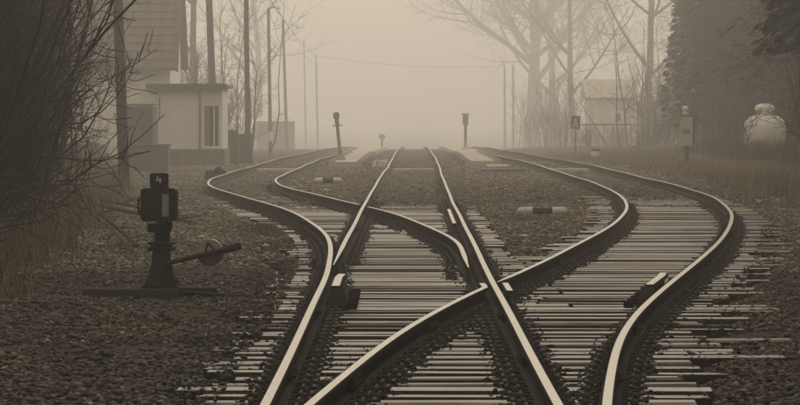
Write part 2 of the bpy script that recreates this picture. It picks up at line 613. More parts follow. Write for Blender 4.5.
# left track: inner rail, open blade at its near end, frog in the straight rail
blade = rail_li.copy()
tgt = rail_mr - .165
wb = smoothstep(48, 41, YY)
blade = np.where(YY < 49, np.minimum(blade, tgt) * (1 - wb) + (tgt - .0) * wb, blade)
kk = np.exp(-.5 * (np.arange(-24, 25) * .25 / 1.6) ** 2)
bs = np.convolve(np.pad(blade, 24, mode='edge'), kk / kk.sum(), 'valid')
blade = np.where(YY > 36, bs, blade)
frog_l = float(YY[np.argmax(blade < rail_ml)])
rail('rail', blade, 39.2, frog_l - .9, left, ph=1.1, taper0=3.0)
rail('rail', blade, frog_l + .75, 380, left, ph=.8)
# right track: near rail up to the wing, frog nose beyond
frog_r = float(YY[np.argmax(rail_ri > rail_mr)])


def wing(ys):
    x = np.interp(ys, YY, rail_ri)
    lim = np.interp(ys, YY, rail_mr) - .092
    x = np.minimum(x, lim)
    return x - .012 * smoothstep(frog_r - .5, frog_r + .1, ys)


rail('rail', wing, 17.5, frog_r - .05, right, ph=1.1, step=.15)
rail('rail', rail_ri, frog_r + .25, 380, right, ph=1.1, zoff=-.003, taper0=1.2)
rail('rail', rail_ro, 17.5, 380, right, ph=2.0)


def wing2(ys):
    lim = np.interp(ys, YY, rail_mr) + .108
    return np.maximum(np.interp(ys, YY, rail_ri) - .0, lim) * 0 + np.where(ys < frog_r, lim, lim + (ys - frog_r) * .055)


rail('wing_rail', wing2, frog_r - 1.6, frog_r + .1, right, ph=1.1, step=.2, zoff=-.002)


# check rails opposite the frogs, with their dark end castings
WIDE = [(px * 1.35, pz) for px, pz in PROF]


def check_rail(base, side, y0, y1, parent, lift=.022, endblock=True, flare=.02):
    def f(ys):
        return np.interp(ys, YY, base) + side * (.128 + flare * smoothstep(y1 - .9, y1, ys))
    o = rail('check_rail', f, y0, y1, parent, step=.15, zoff=lift, prof=WIDE if endblock else PROF)
    if endblock:
        e = MB()
        x = float(f(np.array([y0]))[0]) + side * .02
        q = lambda yy_, w_, z_: [(x - w_, yy_, .011), (x + w_, yy_, .011), (x + w_ * .7, yy_, z_), (x - w_ * .7, yy_, z_)]
        vs = q(y0 - .42, .115, .035) + q(y0 - .22, .105, .11) + q(y0 - .004, .075, .17)
        fs = [(0, 1, 2, 3), (11, 10, 9, 8)]
        for r_ in range(2):
            for k in range(4):
                l = (k + 1) % 4
                fs.append((r_ * 4 + l, r_ * 4 + k, r_ * 4 + 4 + k, r_ * 4 + 4 + l))
        e.add(vs, fs)
        e.build('check_rail_ramp', M['grease'], o)
        n = int((y1 - y0 + .6) / .53)
        for k in range(n):
            b = MB()
            yb = y0 - .5 + k * .53 + random.uniform(-.05, .05)
            xb = float(f(np.array([yb]))[0])
            b.box(min(xb + side * .10, xb + side * .19), max(xb + side * .10, xb + side * .19), yb - .045, yb + .045, .011, .07, bev=.008)
            b.build('bracket', M['grease'], o)
    return o


check_rail(stock, 1, 34.2, 36.9, main)
check_rail(rail_ro, -1, 34.5, 37.2, right)
check_rail(rail_mr, -1, 55.5, 63.5, main, lift=-.006, endblock=False, flare=0.0)

# sleepers ------------------------------------------------------------------
SLW = .235


def sleeper_mesh(k):
    r = np.random.default_rng(40 + k)
    m = MB()
    b = .014
    m.box(-.5, .5, -SLW / 2, SLW / 2, -.16, 0, bev=b)
    # knock the top edge about a little; subdivide along the length by hand
    vs = np.array(m.v)
    vs[:, 0] = np.where(np.abs(vs[:, 0]) > .4, np.sign(vs[:, 0]) * (.5 - (.5 - np.abs(vs[:, 0])) * .3), vs[:, 0])
    vs[:, 1] += r.uniform(-.008, .008, len(vs))
    vs[:, 2] += np.where(vs[:, 2] > -.03, r.uniform(-.007, .004, len(vs)), 0)
    m.v = [tuple(p) for p in vs]
    me = m.mesh('sleeper', [M['wood'], M['creosote_shade']])
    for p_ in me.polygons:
        p_.material_index = 0 if p_.normal.z > .8 else 1  # side faces get the darker colour that carries painted gap shade
    return me


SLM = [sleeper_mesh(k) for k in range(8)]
seats = []                                     # (x, y, rail, parent)


def sleeper(x0, x1, y, parent, sink=0.0, rz=0.0):
    o = link('sleeper', SLM[random.randrange(8)], parent)
    o.location = ((x0 + x1) / 2, y, float(dip(y)) - sink + random.uniform(-.006, .002))
    o.scale = (x1 - x0, random.uniform(.92, 1.08), 1)
    o.rotation_euler = (random.uniform(-.035, .035), random.uniform(-.004, .004), rz + random.gauss(0, .007))
    return o


y = 18.2
while y < 132:
    jit = random.uniform(-.03, .03)
    yy = y + jit
    ml, mr = at(rail_ml, yy), at(rail_mr, yy)
    lo, li = at(rail_lo, yy), at(rail_li, yy)
    ri, ro = at(rail_ri, yy), at(rail_ro, yy)
    e = lambda a=.5, b=.12: a + random.uniform(-b, b)
    far = max(0.0, (yy - 55) / 60) * .02
    # main (with the left turnout's timbers while they share)
    xl = (ml - e(.52, .16)) if yy < 38 else (min(lo, ml) - e(.55, .12)) if yy < 75.5 else ml - e(.5, .04)
    if yy < 34.5:
        if yy > 26 and random.random() < .35:
            xr = ro + e(.95, .25)
        else:
            xr = ro + e(.55, .18)
    else:
        xr = mr + e(.45, .22 if yy < 47 else .06)
    if yy < 78:
        sleeper(xl, xr, yy, main, far + max(0, (yy - 66) * .0015))
    if 34.5 <= yy < 82:
        dy = random.uniform(-.012, .012) if yy < 47 else random.uniform(-.03, .03)
        x0 = xr + .02 if yy < 47 else ri - e(.55, .15)
        sleeper(max(x0, xr + .02), ro + e(.62, .28 if yy < 62 else .06), yy + dy, right, far)
    if 75.5 <= yy < 96:
        sleeper(lo - e(.5, .05), min(li + e(.5, .05), ml - .56), yy + random.uniform(-.03, .03), left, far)
    if yy < 96:
        seats.append((float(at(stock, yy)), yy, main))
        seats.append((mr, yy, main))
        if yy < frog_r - 1.5 or yy > frog_r + 1:
            seats.append((ri, yy, right))
        seats.append((ro, yy, right))
        if 44 < yy < 96:
            seats.append((float(at(blade, yy)), yy, left))
            seats.append((ml, yy, main))
    y += .53

# fishplates at the rail joints
def fishplate(xs, y, parent, ph):
    x = float(np.interp(y, YY, xs))
    dxy = (float(np.interp(y + .3, YY, xs)) - float(np.interp(y - .3, YY, xs))) / .6
    z = float(rail_z(y, ph)) + .0205
    Mx = Matrix.Translation((x, y, z)) @ Matrix.Rotation(-math.atan(dxy), 4, 'Z')
    for sd in (-1, 1):
        m = MB()
        m.box(min(sd * .012, sd * .040), max(sd * .012, sd * .040), -.30, .30, .034, .100, bev=.006, M=Mx)
        for k in range(4):
            yb = -.22 + k * .147
            m.tube([Mx @ Vector((sd * .040, yb, .066)), Mx @ Vector((sd * .064, yb, .066))], .017, 6)
        m.build('fishplate', M['rail_side'], parent)


for xs, ys_, p, ph in ((stock, (24.2, 31.5, 46.5, 58), main, .3), (rail_mr, (25.6, 31.0, 44.0, 57.5), main, 1.1), (rail_ri, (23.4, 29.6, 43, 56), right, 1.1), (rail_ro, (23.8, 29.2, 42.5, 52.5, 62), right, 2.0), (rail_ml, (55, 64.0), main, .3)):
    for y_ in ys_:
        fishplate(xs, y_, p, ph)

# rail chairs ---------------------------------------------------------------
ch = MB()
ch.box(-.185, .185, -.085, .085, 0, .0195, bev=.005)
for sx in (-1, 1):
    ch.box(min(sx * .066, sx * .10), max(sx * .066, sx * .10), -.05, .05, .019, .046, bev=.006)
    for sy in (-.052, .052):
        ch.lathe((sx * .14, sy, .019), [(.024, 0), (.024, .010), (.015, .012), (.015, .024), (.010, .027)], 6)
    ch.lathe((sx * .085, 0, .045), [(.02, 0), (.02, .012), (.009, .014), (.009, .024)], 6)
CHM = ch.mesh('rail_chair', M['plate'])
cnt = {id(main): 0, id(left): 0, id(right): 0}
rest = {id(main): [], id(left): [], id(right): []}
seats.sort(key=lambda s: s[1])
for x, y, p in seats:
    z = float(dip(y)) + .0015
    if cnt[id(p)] < 280 and y < 75:
        o = link('rail_chair', CHM, p)
        o.location = (x, y, z)
        o.rotation_euler = (0, 0, random.uniform(-.04, .04))
        cnt[id(p)] += 1

# dark oily stones along the rails -------------------------------------------
def rail_stones(xs, y0, y1, n, fine, parent, both=1.0):
    y = y0 + (y1 - y0) * rng.random(n) ** 1.3
    side = np.where(rng.random(n) < .5, -1, 1)
    off = .10 + np.abs(rng.normal(0, .11, n))
    x = np.interp(y, YY, xs) + side * off
    r = rng.uniform(.010, .026, n)
    lift = rng.random(n)
    z = dip(y) - .045 + lift * .06 * np.clip(1.5 - off / .3, 0, 1)
    return stones('oily_ballast', x, y, z, r, M['stone_dark'], fine, parent, flat=.85)


for xs, p in ((stock, main), (rail_mr, main), (rail_ri, right), (rail_ro, right)):
    rail_stones(xs, 18, 46, 6500, False, p)
    rail_stones(xs, 46, 75, 3000, False, p)
rail_stones(blade, 40, 62, 2500, False, left)
rail_stones(rail_ml, 44, 75, 3000, False, main)
rail_stones(rail_li, 66, 95, 2000, False, left)

# walkway planks across the tracks
def plank(x0, x1, y, z, d=.5, name='crossing_plank', parent=None):
    m = MB()
    m.box(x0, x1, y - d / 2, y + d / 2, z - .12, z, bev=.015)
    return m.build(name, M['concrete'], parent)


for p, c in ((main, c_main), (left, c_left), (right, c_right)):
    cc = float(at(c, 119.5))
    for k in range(3):
        plank(cc - .62, cc + .62, 118.7 + k * .5, .075 - .004 * k, .46, parent=p)

# ------------------------------------------------------------------ point lantern with weighted lever
LY = 36.4
g0 = float(gz(X(160, LY), LY))
lan = empty('switch_lantern', (X(160, LY), LY, g0), 'black switch lantern with number 4 plate and weighted lever beside the left track', 'switch lantern')


def lx(px):
    return X(px, LY)


def lz(py):
    return Z(py, LY)


# feet timbers the stand is bolted to
m = MB()
m.box(lx(84), lx(178), LY - .16, LY + .06, g0 - .06, lz(288), bev=.012)
m.build('foot_timber', M['timber'], lan)
m = MB()
m.box(lx(135), lx(214), LY + .30, LY + .50, g0 - .06, lz(288.5), bev=.012)
m.build('foot_timber', M['timber'], lan)
m = MB()
cx = lx(161)
zb = lz(287.5)


def frus(mb, c, y, z0, z1, w0, w1, d0, d1):
    vs = [(c - w0, y - d0, z0), (c + w0, y - d0, z0), (c + w0, y + d0, z0), (c - w0, y + d0, z0),
          (c - w1, y - d1, z1), (c + w1, y - d1, z1), (c + w1, y + d1, z1), (c - w1, y + d1, z1)]
    mb.add(vs, [(3, 2, 1, 0), (4, 5, 6, 7), (0, 1, 5, 4), (1, 2, 6, 5), (2, 3, 7, 6), (3, 0, 4, 7)])


m.box(cx - .17, cx + .15, LY - .13, LY + .36, zb, zb + .025, bev=.006)
frus(m, cx, LY + .05, zb + .025, lz(262), .13, .085, .15, .10)
frus(m, cx, LY + .05, lz(262), lz(250), .085, .075, .10, .08)
m.build('stand', M['iron'], lan)
m = MB()
m.lathe((cx, LY + .05, 0), [(.125, lz(251)), (.13, lz(249.5)), (.13, lz(247.5)), (.10, lz(246.5)), (.10, lz(245)), (.13, lz(244)), (.13, lz(242.5)), (.09, lz(241))], 16)
m.build('flange', M['iron'], lan)
m = MB()
m.lathe((cx + .005, LY + .05, 0), [(.072, lz(242)), (.072, lz(233)), (.085, lz(232)), (.085, lz(228)), (.062, lz(226)), (.062, lz(221))], 14)
m.box(cx - .125, cx - .05, LY - .02, LY + .08, lz(232), lz(224), bev=.012)
m.box(cx + .06, cx + .10, LY - .02, LY + .08, lz(230), lz(222), bev=.01)
m.build('post', M['iron'], lan)
for b_ in range(4):
    m = MB()
    m.lathe((cx - .13 + .26 * (b_ % 2), LY - .09 + .35 * (b_ // 2), zb + .025), [(.02, 0), (.02, .02), (.01, .022), (.01, .04)], 6)
    m.build('bolt', M['iron'], lan)


def rounded_box(mb, x0, x1, y0, y1, z0, z1, r, n=5):
    poly = []
    for (ccx, ccz, a0) in ((x1 - r, z1 - r, 0), (x0 + r, z1 - r, 90), (x0 + r, z0 + r, 180), (x1 - r, z0 + r, 270)):
        for k in range(n):
            a = R(a0 + 90 * k / (n - 1))
            poly.append((ccx + r * math.cos(a), ccz + r * math.sin(a)))
    mb.prism(poly, y0, y1)


m = MB()
rounded_box(m, lx(141), lx(177), LY - .10, LY + .20, lz(221), lz(188), .035)
case = m.build('lantern_case', M['black'], lan)
m = MB()
rounded_box(m, lx(142.2), lx(162), LY - .125, LY - .1005, lz(219.5), lz(189.5), .02)
m.build('shutter_panel', M['black'], case)
m = MB()
m.box(lx(162.3), lx(169.6), LY - .108, LY - .1003, lz(216.5), lz(194), bev=.003)
m.build('signal_pane', M['glass_milk'], case)
m = MB()
rounded_box(m, lx(169.8), lx(176.5), LY - .135, LY - .1002, lz(220), lz(189), .015)
m.build('pane_hood', M['black'], case)
m = MB()
m.box(lx(150.5), lx(168), LY - .06, LY + .16, lz(188) - .002, lz(185.5), bev=.004)
m.build('roof_cap', M['black'], case)
for bx_, bz_ in ((144, 191.5), (144, 217.5), (160, 191.5), (160, 217.5)):
    m = MB()
    m.tube([P(bx_, bz_, LY - .126), P(bx_, bz_, LY - .138)], .009, 6)
    m.build('screw', M['iron'], case)
m = MB()
m.tube([P(139.5, 198, LY), P(138, 203, LY), P(138, 208, LY), P(139.5, 213, LY)], .012, 6)
m.build('side_handle', M['iron'], case)
m = MB()
rounded_box(m, lx(150), lx(168.6), LY - .06, LY - .02, lz(185.8), lz(173), .02)
np_ = m.build('number_plate', M['black'], lan)
np_['label'] = 'black plate with white number 4'
m = MB()
yq = LY - .0645


def stroke(mb, a, b, w_, y):
    a, b = Vector((a[0], 0, a[1])), Vector((b[0], 0, b[1]))
    d = (b - a).normalized()
    n = Vector((-d.z, 0, d.x)) * w_ / 2
    q = [a + n, a - n, b - n, b + n]
    mb.prism([(p_.x, p_.z) for p_ in q], y, y + .003)


u = lambda px, py: (lx(px), lz(py))
stroke(m, u(158.6, 175.6), u(156.6, 180.6), .0115, yq)
stroke(m, u(156.2, 180.2), u(162.0, 180.2), .0115, yq - .0008)
stroke(m, u(160.3, 177.8), u(160.3, 183.2), .0115, yq - .0016)
m.build('numeral', M['white'], np_)
# lever with counterweight
m = MB()
ya = LY - .14
A0, A1, A2 = P(166, 263.5, ya), P(222, 250.3, ya), P(241, 245.6, ya)
m.tube([A0, A1], [.022, .020], 8)
m.tube([A1, A1.lerp(A2, .04), A1.lerp(A2, .95), A2], [.02, .036, .036, .028], 10)
m.tube([A0, A0 + Vector((0, .22, 0))], .04, 10)
lev = m.build('lever', M['iron'], lan)
dc = P(210, 252.6, ya)
m = MB()
rad, thick = .122, .05
nseg = 28
tilt = math.atan2(A2.z - A0.z, A2.x - A0.x)
for half, mi in ((0, 0), (1, 1)):
    poly = []
    for k in range(nseg // 2 + 1):
        a = tilt + math.pi * half + math.pi * k / (nseg // 2)
        poly.append((dc.x + rad * math.cos(a), dc.z + rad * math.sin(a)))
    m.prism(poly, dc.y - thick - .001 * half, dc.y + thick + .001 * half, mi)
cw = m.build('counterweight', [M['glass_milk'], M['rust_red']], lev)
cw['label'] = 'round counterweight, pale upper half and dark red lower half'
m = MB()
t1, t2, t3 = (dc.x - .038, dc.z + .008), (dc.x - .022, dc.z + .092), (dc.x + .04, dc.z + .03)
yf = dc.y - thick - .006
stroke(m, t1, t2, .020, yf)
stroke(m, t2, t3, .020, yf - .0007)
m.build('arrow_mark', M['black'], cw)
m = MB()
m.tube([P(196, 256.5, ya - .052), P(226, 249.3, ya - .052)], .022, 8)
m.build('lever_sleeve', M['iron'], lev)

# throw rods from the lantern to the switch
m = MB()
m.tube([(lx(165), LY + .25, .03), (float(at(stock, LY + .5)) - .1, LY + .25, -.05)], .018, 8)
rod = m.build('throw_rod', M['iron'], lan)
m = MB()
xb = X(315, 42.5)
m.box(xb - .02, xb + .02, 42.2, 42.3, -.02, .14, bev=.005)
m.box(xb, xb + .22, 42.2, 42.3, .02, .055, bev=.005)
m.build('rod_bracket', M['rail_side'], left)

# ------------------------------------------------------------------ small trackside things
def fouling_marker(px0, px1, py, Y, label, rz=0.0):
    x0, x1 = X(px0, Y), X(px1, Y)
    xc, hw = (x0 + x1) / 2, (x1 - x0) / 2
    zg = float(gz(xc, Y))
    o = empty('fouling_marker', (xc, Y, zg), label, 'track marker', 'fouling point markers', rz)
    for nm, a, b, mt in (('white_end', -1, -.38, 'white'), ('dark_middle', -.385, .385, 'black'), ('white_end', .38, 1, 'white')):
        m = MB()
        r = .075
        pts = []
        n = 8
        for k in range(n + 1):
            t = a + (b - a) * k / n
            rr = r
            if nm == 'white_end':
                e_ = (abs(t) - .80) / .2
                rr = r * math.sqrt(max(.06, 1 - max(0, e_) ** 2))
            else:
                rr = r * .93
            pts.append(((t * hw, 0, .055), rr))
        m.tube([p for p, _ in pts], [q for _, q in pts], 12)
        link(nm, m.mesh(nm, M[mt], True), o, keep=False)
    return o


fouling_marker(517, 568, 210, 66.5, 'rounded white marker bar with dark middle in the gravel between middle and right tracks')
fouling_marker(314, 342, 178.5, 98.5, 'small white marker bar with dark middle between middle and left tracks', .05)

# white scrap between the rails
m = MB()
sx, sy = X(403.5, 55.5), 55.5
m.add([(sx - .06, sy, .005), (sx + .06, sy - .02, .005), (sx + .05, sy + .09, .006), (sx - .05, sy + .1, .004), (sx - .005, sy + .03, .065), (sx + .01, sy + .05, .06)],
      [(0, 1, 4), (1, 2, 5, 4), (2, 3, 5), (3, 0, 4, 5), (0, 3, 2, 1)])
tag(m.build('litter', M['white']), 'crumpled white scrap lying between the middle rails', 'litter')

for px, py, w_, lab in ((266, 246, .05, 'small pale scrap on the sleepers left of the left switch'), (525, 236, .06, 'small pale scrap right of the middle track before the white marker bar'),
                        (201, 237, .05, 'small pale scrap on the gravel above the round counterweight'), (326, 190, .07, 'small pale scrap in front of the small white marker bar')):
    Yg = 4000 * 1.63 / (py - VY)
    sx = X(px, Yg)
    zz_ = max(float(gz(sx, Yg)), 0.0) + .012
    m = MB()
    m.add([(sx - w_, Yg, zz_), (sx + w_, Yg - .02, zz_), (sx + w_ * .8, Yg + .06, zz_ + .004), (sx - w_ * .9, Yg + .07, zz_), (sx - .01, Yg + .03, zz_ + .03)], [(0, 1, 4), (1, 2, 4), (2, 3, 4), (3, 0, 4), (3, 2, 1, 0)])
    tag(m.build('litter', M['white']), lab, 'litter', 'pale scraps by the tracks')

# lever box beside the left track
Yb = 104.0
xb = X(215, Yb)
o = empty('point_lever', (xb, Yb, float(gz(xb, Yb))), 'small dark hand lever box beside the left curve near the hut', 'point lever')
zb = float(gz(xb, Yb))
m = MB()
m.box(xb - .25, xb + .3, Yb - .15, Yb + .15, zb - .02, zb + .22, bev=.03)
m.build('box', M['iron'], o)
m = MB()
m.lathe((xb + .1, Yb - .16, zb + .22), [(.1, -.08), (.12, -.03), (.12, .03), (.08, .09)], 12)
m.tube([(xb - .1, Yb, zb + .2), (xb + .16, Yb - .16, zb + .3)], .02, 6)
m.build('lever', M['iron'], o)

# platforms, left and right of the middle track
def platform(name, x0, x1, y0, y1, h, label):
    o = empty(name, ((x0 + x1) / 2, y0, 0), label, 'platform', 'low island platforms')
    m = MB()
    ys = np.arange(y0, y1 + .1, 6.0)
    vs, fs = [], []
    for yq_ in ys:
        zz = float(dip(yq_))
        vs += [(x0, yq_, zz - .2), (x0, yq_, zz + h), (x1, yq_, zz + h), (x1, yq_, zz - .2)]
    for i in range(len(ys) - 1):
        for k in range(3):
            fs.append((4 * i + k, 4 * i + k + 1, 4 * i + 5 + k, 4 * i + 4 + k))
    fs.append((3, 2, 1, 0))
    m.add(vs, fs)
    m.build('slab', M['concrete'], o)
    for s, xx in ((-1, x0), (1, x1)):
        yq_ = y0
        while yq_ < min(y1, y0 + 40):
            m = MB()
            a, b = xx - .06 if s < 0 else xx - .19, xx + .19 if s < 0 else xx + .06
            m.box(a, b, yq_ + .01, yq_ + 1.98, float(dip(yq_)) + h - .13, float(dip(yq_)) + h + .02, bev=.01)
            m.build('edge_stone', M['plinth'] if s else M['concrete'], o)
            yq_ += 2.0
    return o


platform('platform', -2.75, -1.66, 128, 260, .17, 'pale low platform left of the middle track carrying the leaning post')
platform('platform', 1.66, 2.85, 131, 270, .17, 'pale low platform right of the middle track carrying the straight post')
# stepped slab and beam before the right platform
m = MB()
m.box(2.35, 3.05, 127.5, 130.4, -.1, .06, bev=.02)
tag(m.build('step_slab', M['concrete']), 'flat pale slab at the near end of the right platform', 'slab')
m = MB()
m.box(X(481, 117), X(529, 117), 116.8, 117.2, -.05, .10, bev=.02)
tag(m.build('wooden_beam', M['wood']), 'weathered beam lying across the gravel before the right platform', 'beam')
m = MB()
m.box(X(252, 121), X(300, 121) - .05, 120.2, 120.5, -.02, .05, bev=.01)
tag(m.build('wooden_beam', M['wood']), 'low plank laid across the left track before the shed', 'plank')
# pale rubble beside the middle track
rx = rng.uniform(-1.45, -.95, 60)
ry = rng.uniform(128, 150, 60)
st = stones('rubble', rx, ry, gz(rx, ry) + .02, rng.uniform(.03, .09, 60), M['concrete'], True)
tag(st, 'pale rubble scattered beside the left platform edge', 'rubble')

# leaning post on the left platform
Yp = 133.5
b0 = Vector((X(340.5, Yp), Yp, .17))
t0 = P(336, 112, Yp)
o = empty('platform_post', b0, 'thin post leaning to the left on the left platform', 'post', 'platform posts')
m = MB()
m.lathe(b0, [(.20, 0), (.18, .05), (.11, .14), (.08, .22)], 12)
m.build('base', M['grey_paint'], o)
m = MB()
m.tube([b0 + Vector((0, 0, .1)), b0.lerp(t0, .72)], [.065, .055], 10)
m.build('shaft', M['grey_paint'], o)
m = MB()
d = (t0 - b0).normalized()
k = b0.lerp(t0, .715)
m.tube([k - d * .02, k + d * .02], .16, 12)
m.build('collar', M['grey_paint'], o)
m = MB()
m.tube([k + d * .02, b0.lerp(t0, .86), b0.lerp(t0, .87), b0.lerp(t0, .97), t0], [.075, .07, .11, .11, .05], 10)
m.build('head', M['grey_paint'], o)
# straight post on the right platform
Yp = 186.0
zb = float(dip(Yp)) + .17
b0 = Vector((X(465.5, Yp), Yp, zb))
o = empty('platform_post', b0, 'straight lamp post with square head on the right platform', 'post', 'platform posts')
m = MB()
m.lathe(b0, [(.26, 0), (.22, .08), (.09, .14)], 12)
m.build('base', M['concrete'], o)
m = MB()
m.tube([b0 + Vector((0, 0, .1)), (b0.x, Yp, Z(123, Yp))], .07, 10)
m.build('shaft', M['grey_paint'], o)
m = MB()
frus(m, b0.x, Yp, Z(125, Yp), Z(115, Yp), .13, .13, .13, .13)
frus(m, b0.x, Yp, Z(115, Yp), Z(113.4, Yp), .15, .11, .15, .11)
m.build('lantern', M['grey_paint'], o)
m = MB()
m.tube([(b0.x - .2, Yp, Z(114.2, Yp)), (b0.x + .2, Yp, Z(114.2, Yp))], .03, 6)
m.build('cross_arm', M['grey_paint'], o)
# small far signal between the tracks
Yp = 235.0
xq, zq = X(382, Yp), float(dip(Yp)) - .01
o = empty('dwarf_signal', (xq, Yp, zq), 'faint small signal on a stick left of the middle track far off', 'signal')
m = MB()
m.tube([(xq, Yp, zq), (xq, Yp, Z(139, Yp))], .05, 8)
m.build('stick', M['iron'], o)
m = MB()
m.lathe((xq, Yp, Z(136.5, Yp)), [(.13, -.14), (.19, -.05), (.19, .06), (.1, .14)], 12)
m.build('head', M['grey_paint'], o)

# ------------------------------------------------------------------ poles and lamp
def pole(name, px_t, px_b, Y, r, py_top, label, cat='utility pole', group='wooden poles'):
    xb_ = X(px_b, Y)
    zg = float(gz(xb_, Y)) - .05
    zt = Z(py_top, Y)
    xt = X(px_t, Y)
    o = empty(name, (xb_, Y, zg), label, cat, group)
    m = MB()
    n = 7
    pts = [Vector((xb_, Y, zg)).lerp(Vector((xt, Y, zt)), k / n) for k in range(n + 1)]
    m.tube(pts, [r * (1.12 - .3 * k / n) for k in range(n + 1)], 12)
    m.build('shaft', M['pole'], o, True)
    return o, Vector((xt, Y, zt)), r * .82


def pole_top(o, t, r):
    m = MB()
    m.box(t.x - .75, t.x + .75, t.y - .06, t.y + .06, t.z - .75, t.z - .63, bev=.01)
    m.build('cross_arm', M['pole'], o)
    for s in (-.65, -.3, .3, .65):
        m = MB()
        m.lathe((t.x + s, t.y, t.z - .63), [(.02, 0), (.02, .08), (.05, .09), (.055, .15), (.03, .19)], 8)
        m.build('insulator', M['white'], o)


o, t, r = pole('utility_pole', 113, 124.5, 88, .115, -150, 'thick dark pole at the left among the bare bushes')
pole_top(o, t, r)
o, t, r = pole('utility_pole', 206.5, 215, 150, .135, -75, 'dark pole rising behind the flat roof of the white hut')
pole_top(o, t, r)
o, t, r = pole('utility_pole', 245.5, 248, 146, .095, -80, 'tall pole standing behind the dark cabinets right of the hut')
pole_top(o, t, r)
o, t, r = pole('utility_pole', 283, 287, 260, .10, 20, 'faint pole right of the lamp post near the small shed')
o, t, r = pole('utility_pole', 304, 306, 420, .085, 40, 'very faint pole left of the one nearest the empty middle')
o, t, r = pole('utility_pole', 316, 318, 400, .10, 55, 'faint pole nearest the empty misty middle on the left side')
o, t, r = pole('utility_pole', 504.5, 505, 400, .13, 65, 'left one of the two thin twin poles before the big bare tree')
o, t, r = pole('utility_pole', 513, 513.5, 400, .13, 65, 'right one of the two thin twin poles before the big bare tree')
o, t, r = pole('lamp_post', 268.5, 270.5, 195, .085, 9, 'slim street lamp post with an arm left of the small shed', 'lamp post', None)
m = MB()
m.tube([t - Vector((0, 0, .05)), t + Vector((.2, 0, .08)), t + Vector((.40, 0, .06))], .03, 8)
m.build('arm', M['iron'], o)
m = MB()
m.lathe(t + Vector((.48, 0, 0)), [(.08, .0), (.16, .02), (.14, .08), (.05, .11)], 12)
m.build('lamp_head', M['white'], o)
m = MB()
m.box(X(269, 195), X(272.5, 195), 194.80, 194.86, Z(141, 195), Z(131, 195), bev=.01)
m.build('notice_board', M['white'], o)
# overhead wires, sagging from the twin poles over the tracks
def wire(a, b, sag, label):
    m = MB()
    a, b = Vector(a), Vector(b)
    pts = [a.lerp(b, k / 24) - Vector((0, 0, sag * 4 * (k / 24) * (1 - k / 24))) for k in range(25)]
    m.tube(pts, .018, 5)
    tag(m.build('overhead_wire', M['wire']), label, 'wire', 'overhead wires')


wire(P(316, 56, 380), P(504.5, 66, 400), .5, 'thin wire sagging over the tracks between the far poles')
wire(P(245.5, -40, 146), P(316, 56, 380), .5, 'thin wire running from the cabinet pole back to the far left pole')

# ------------------------------------------------------------------ hut with flat roof
YH = 133.0
hx0, hx1 = X(138, YH), X(222.3, YH)
hut = empty('flat_roofed_hut', ((hx0 + hx1) / 2, YH, 0), 'white plastered hut with flat roof and one tall window', 'hut')
zt = Z(88, YH)
wx0, wx1, wz0, wz1 = X(203.5, YH), X(219.5, YH), Z(147.5, YH), Z(103, YH)
m = MB()
# front wall around the window opening, then the other walls
for a, b, c, d_ in ((hx0, wx0, 0, zt), (wx1, hx1, 0, zt), (wx0, wx1, 0, wz0), (wx0, wx1, wz1, zt)):
    m.box(a, b, YH, YH + .3, c - .1, d_)
m.box(hx1 - .3, hx1, YH + .3, YH + 4, -.1, zt)
m.box(hx0, hx0 + .3, YH + .3, YH + 4, -.1, zt)
m.box(hx0 + .3, hx1 - .3, YH + 3.7, YH + 4, -.1, zt)
m.build('wall', M['plaster'], hut)
m = MB()
m.box(X(163, YH), hx1 + .06, YH - .07, YH - .002, -.1, Z(149, YH), bev=.012)
m.box(hx1 + .002, hx1 + .07, YH - .05, YH + 4, -.1, Z(149, YH), bev=.012)
m.build('plinth', M['plinth'], hut)
m = MB()
m.box(X(147, YH), X(227, YH), YH - .3, YH + 4.2, zt + .002, zt + .10, bev=.01)
rf = m.build('roof', M['plinth'], hut)
m = MB()
m.box(X(146.5, YH), X(227.5, YH), YH - .33, YH - .303, zt - .03, zt + .14, bev=.006)
m.build('fascia', M['dark_board'], rf)
m = MB()
m.box(X(149, YH), X(226, YH), YH - .29, YH + 4.1, zt + .102, zt + .135, bev=.01)
m.build('roofing_sheet', M['concrete'], rf)
win = empty('window_tmp', (0, 0, 0), None, None)
bpy.data.objects.remove(win)
m = MB()
fw = .045
for a, b, c, d_ in ((wx0, wx0 + fw, wz0, wz1), (wx1 - fw, wx1, wz0, wz1), (wx0 + fw, wx1 - fw, wz0, wz0 + fw), (wx0 + fw, wx1 - fw, wz1 - fw, wz1),
                    ((wx0 + wx1) / 2 + .06, (wx0 + wx1) / 2 + .11, wz0 + fw, wz1 - fw)):
    m.box(a, b, YH + .09, YH + .15, c, d_)
wn = m.build('window', M['white'], hut)
m = MB()
m.box(wx0 + .003, wx1 - .003, YH + .118, YH + .124, wz0 + .003, wz1 - .003)
m.build('pane', M['glass'], wn)
m = MB()
nf = 26
for a, b in ((wx0 + .10, wx0 + .20), (wx0 + .32, wx0 + .36)):
    m.box(a, b, YH + .100, YH + .112, wz0 + fw, wz1 - fw)
m.build('shutter_strip', M['curtain'], wn)
m = MB()
m.box(wx0 - .06, wx1 + .06, YH - .08, YH + .085, wz0 - .07, wz0 - .005, bev=.01)
m.build('sill', M['concrete'], wn)

m = MB()
m.tube([(X(200, YH), YH - .05, zt), (X(200, YH), YH - .05, Z(150, YH))], .03, 8)
m.build('downpipe', M['plinth'], hut)
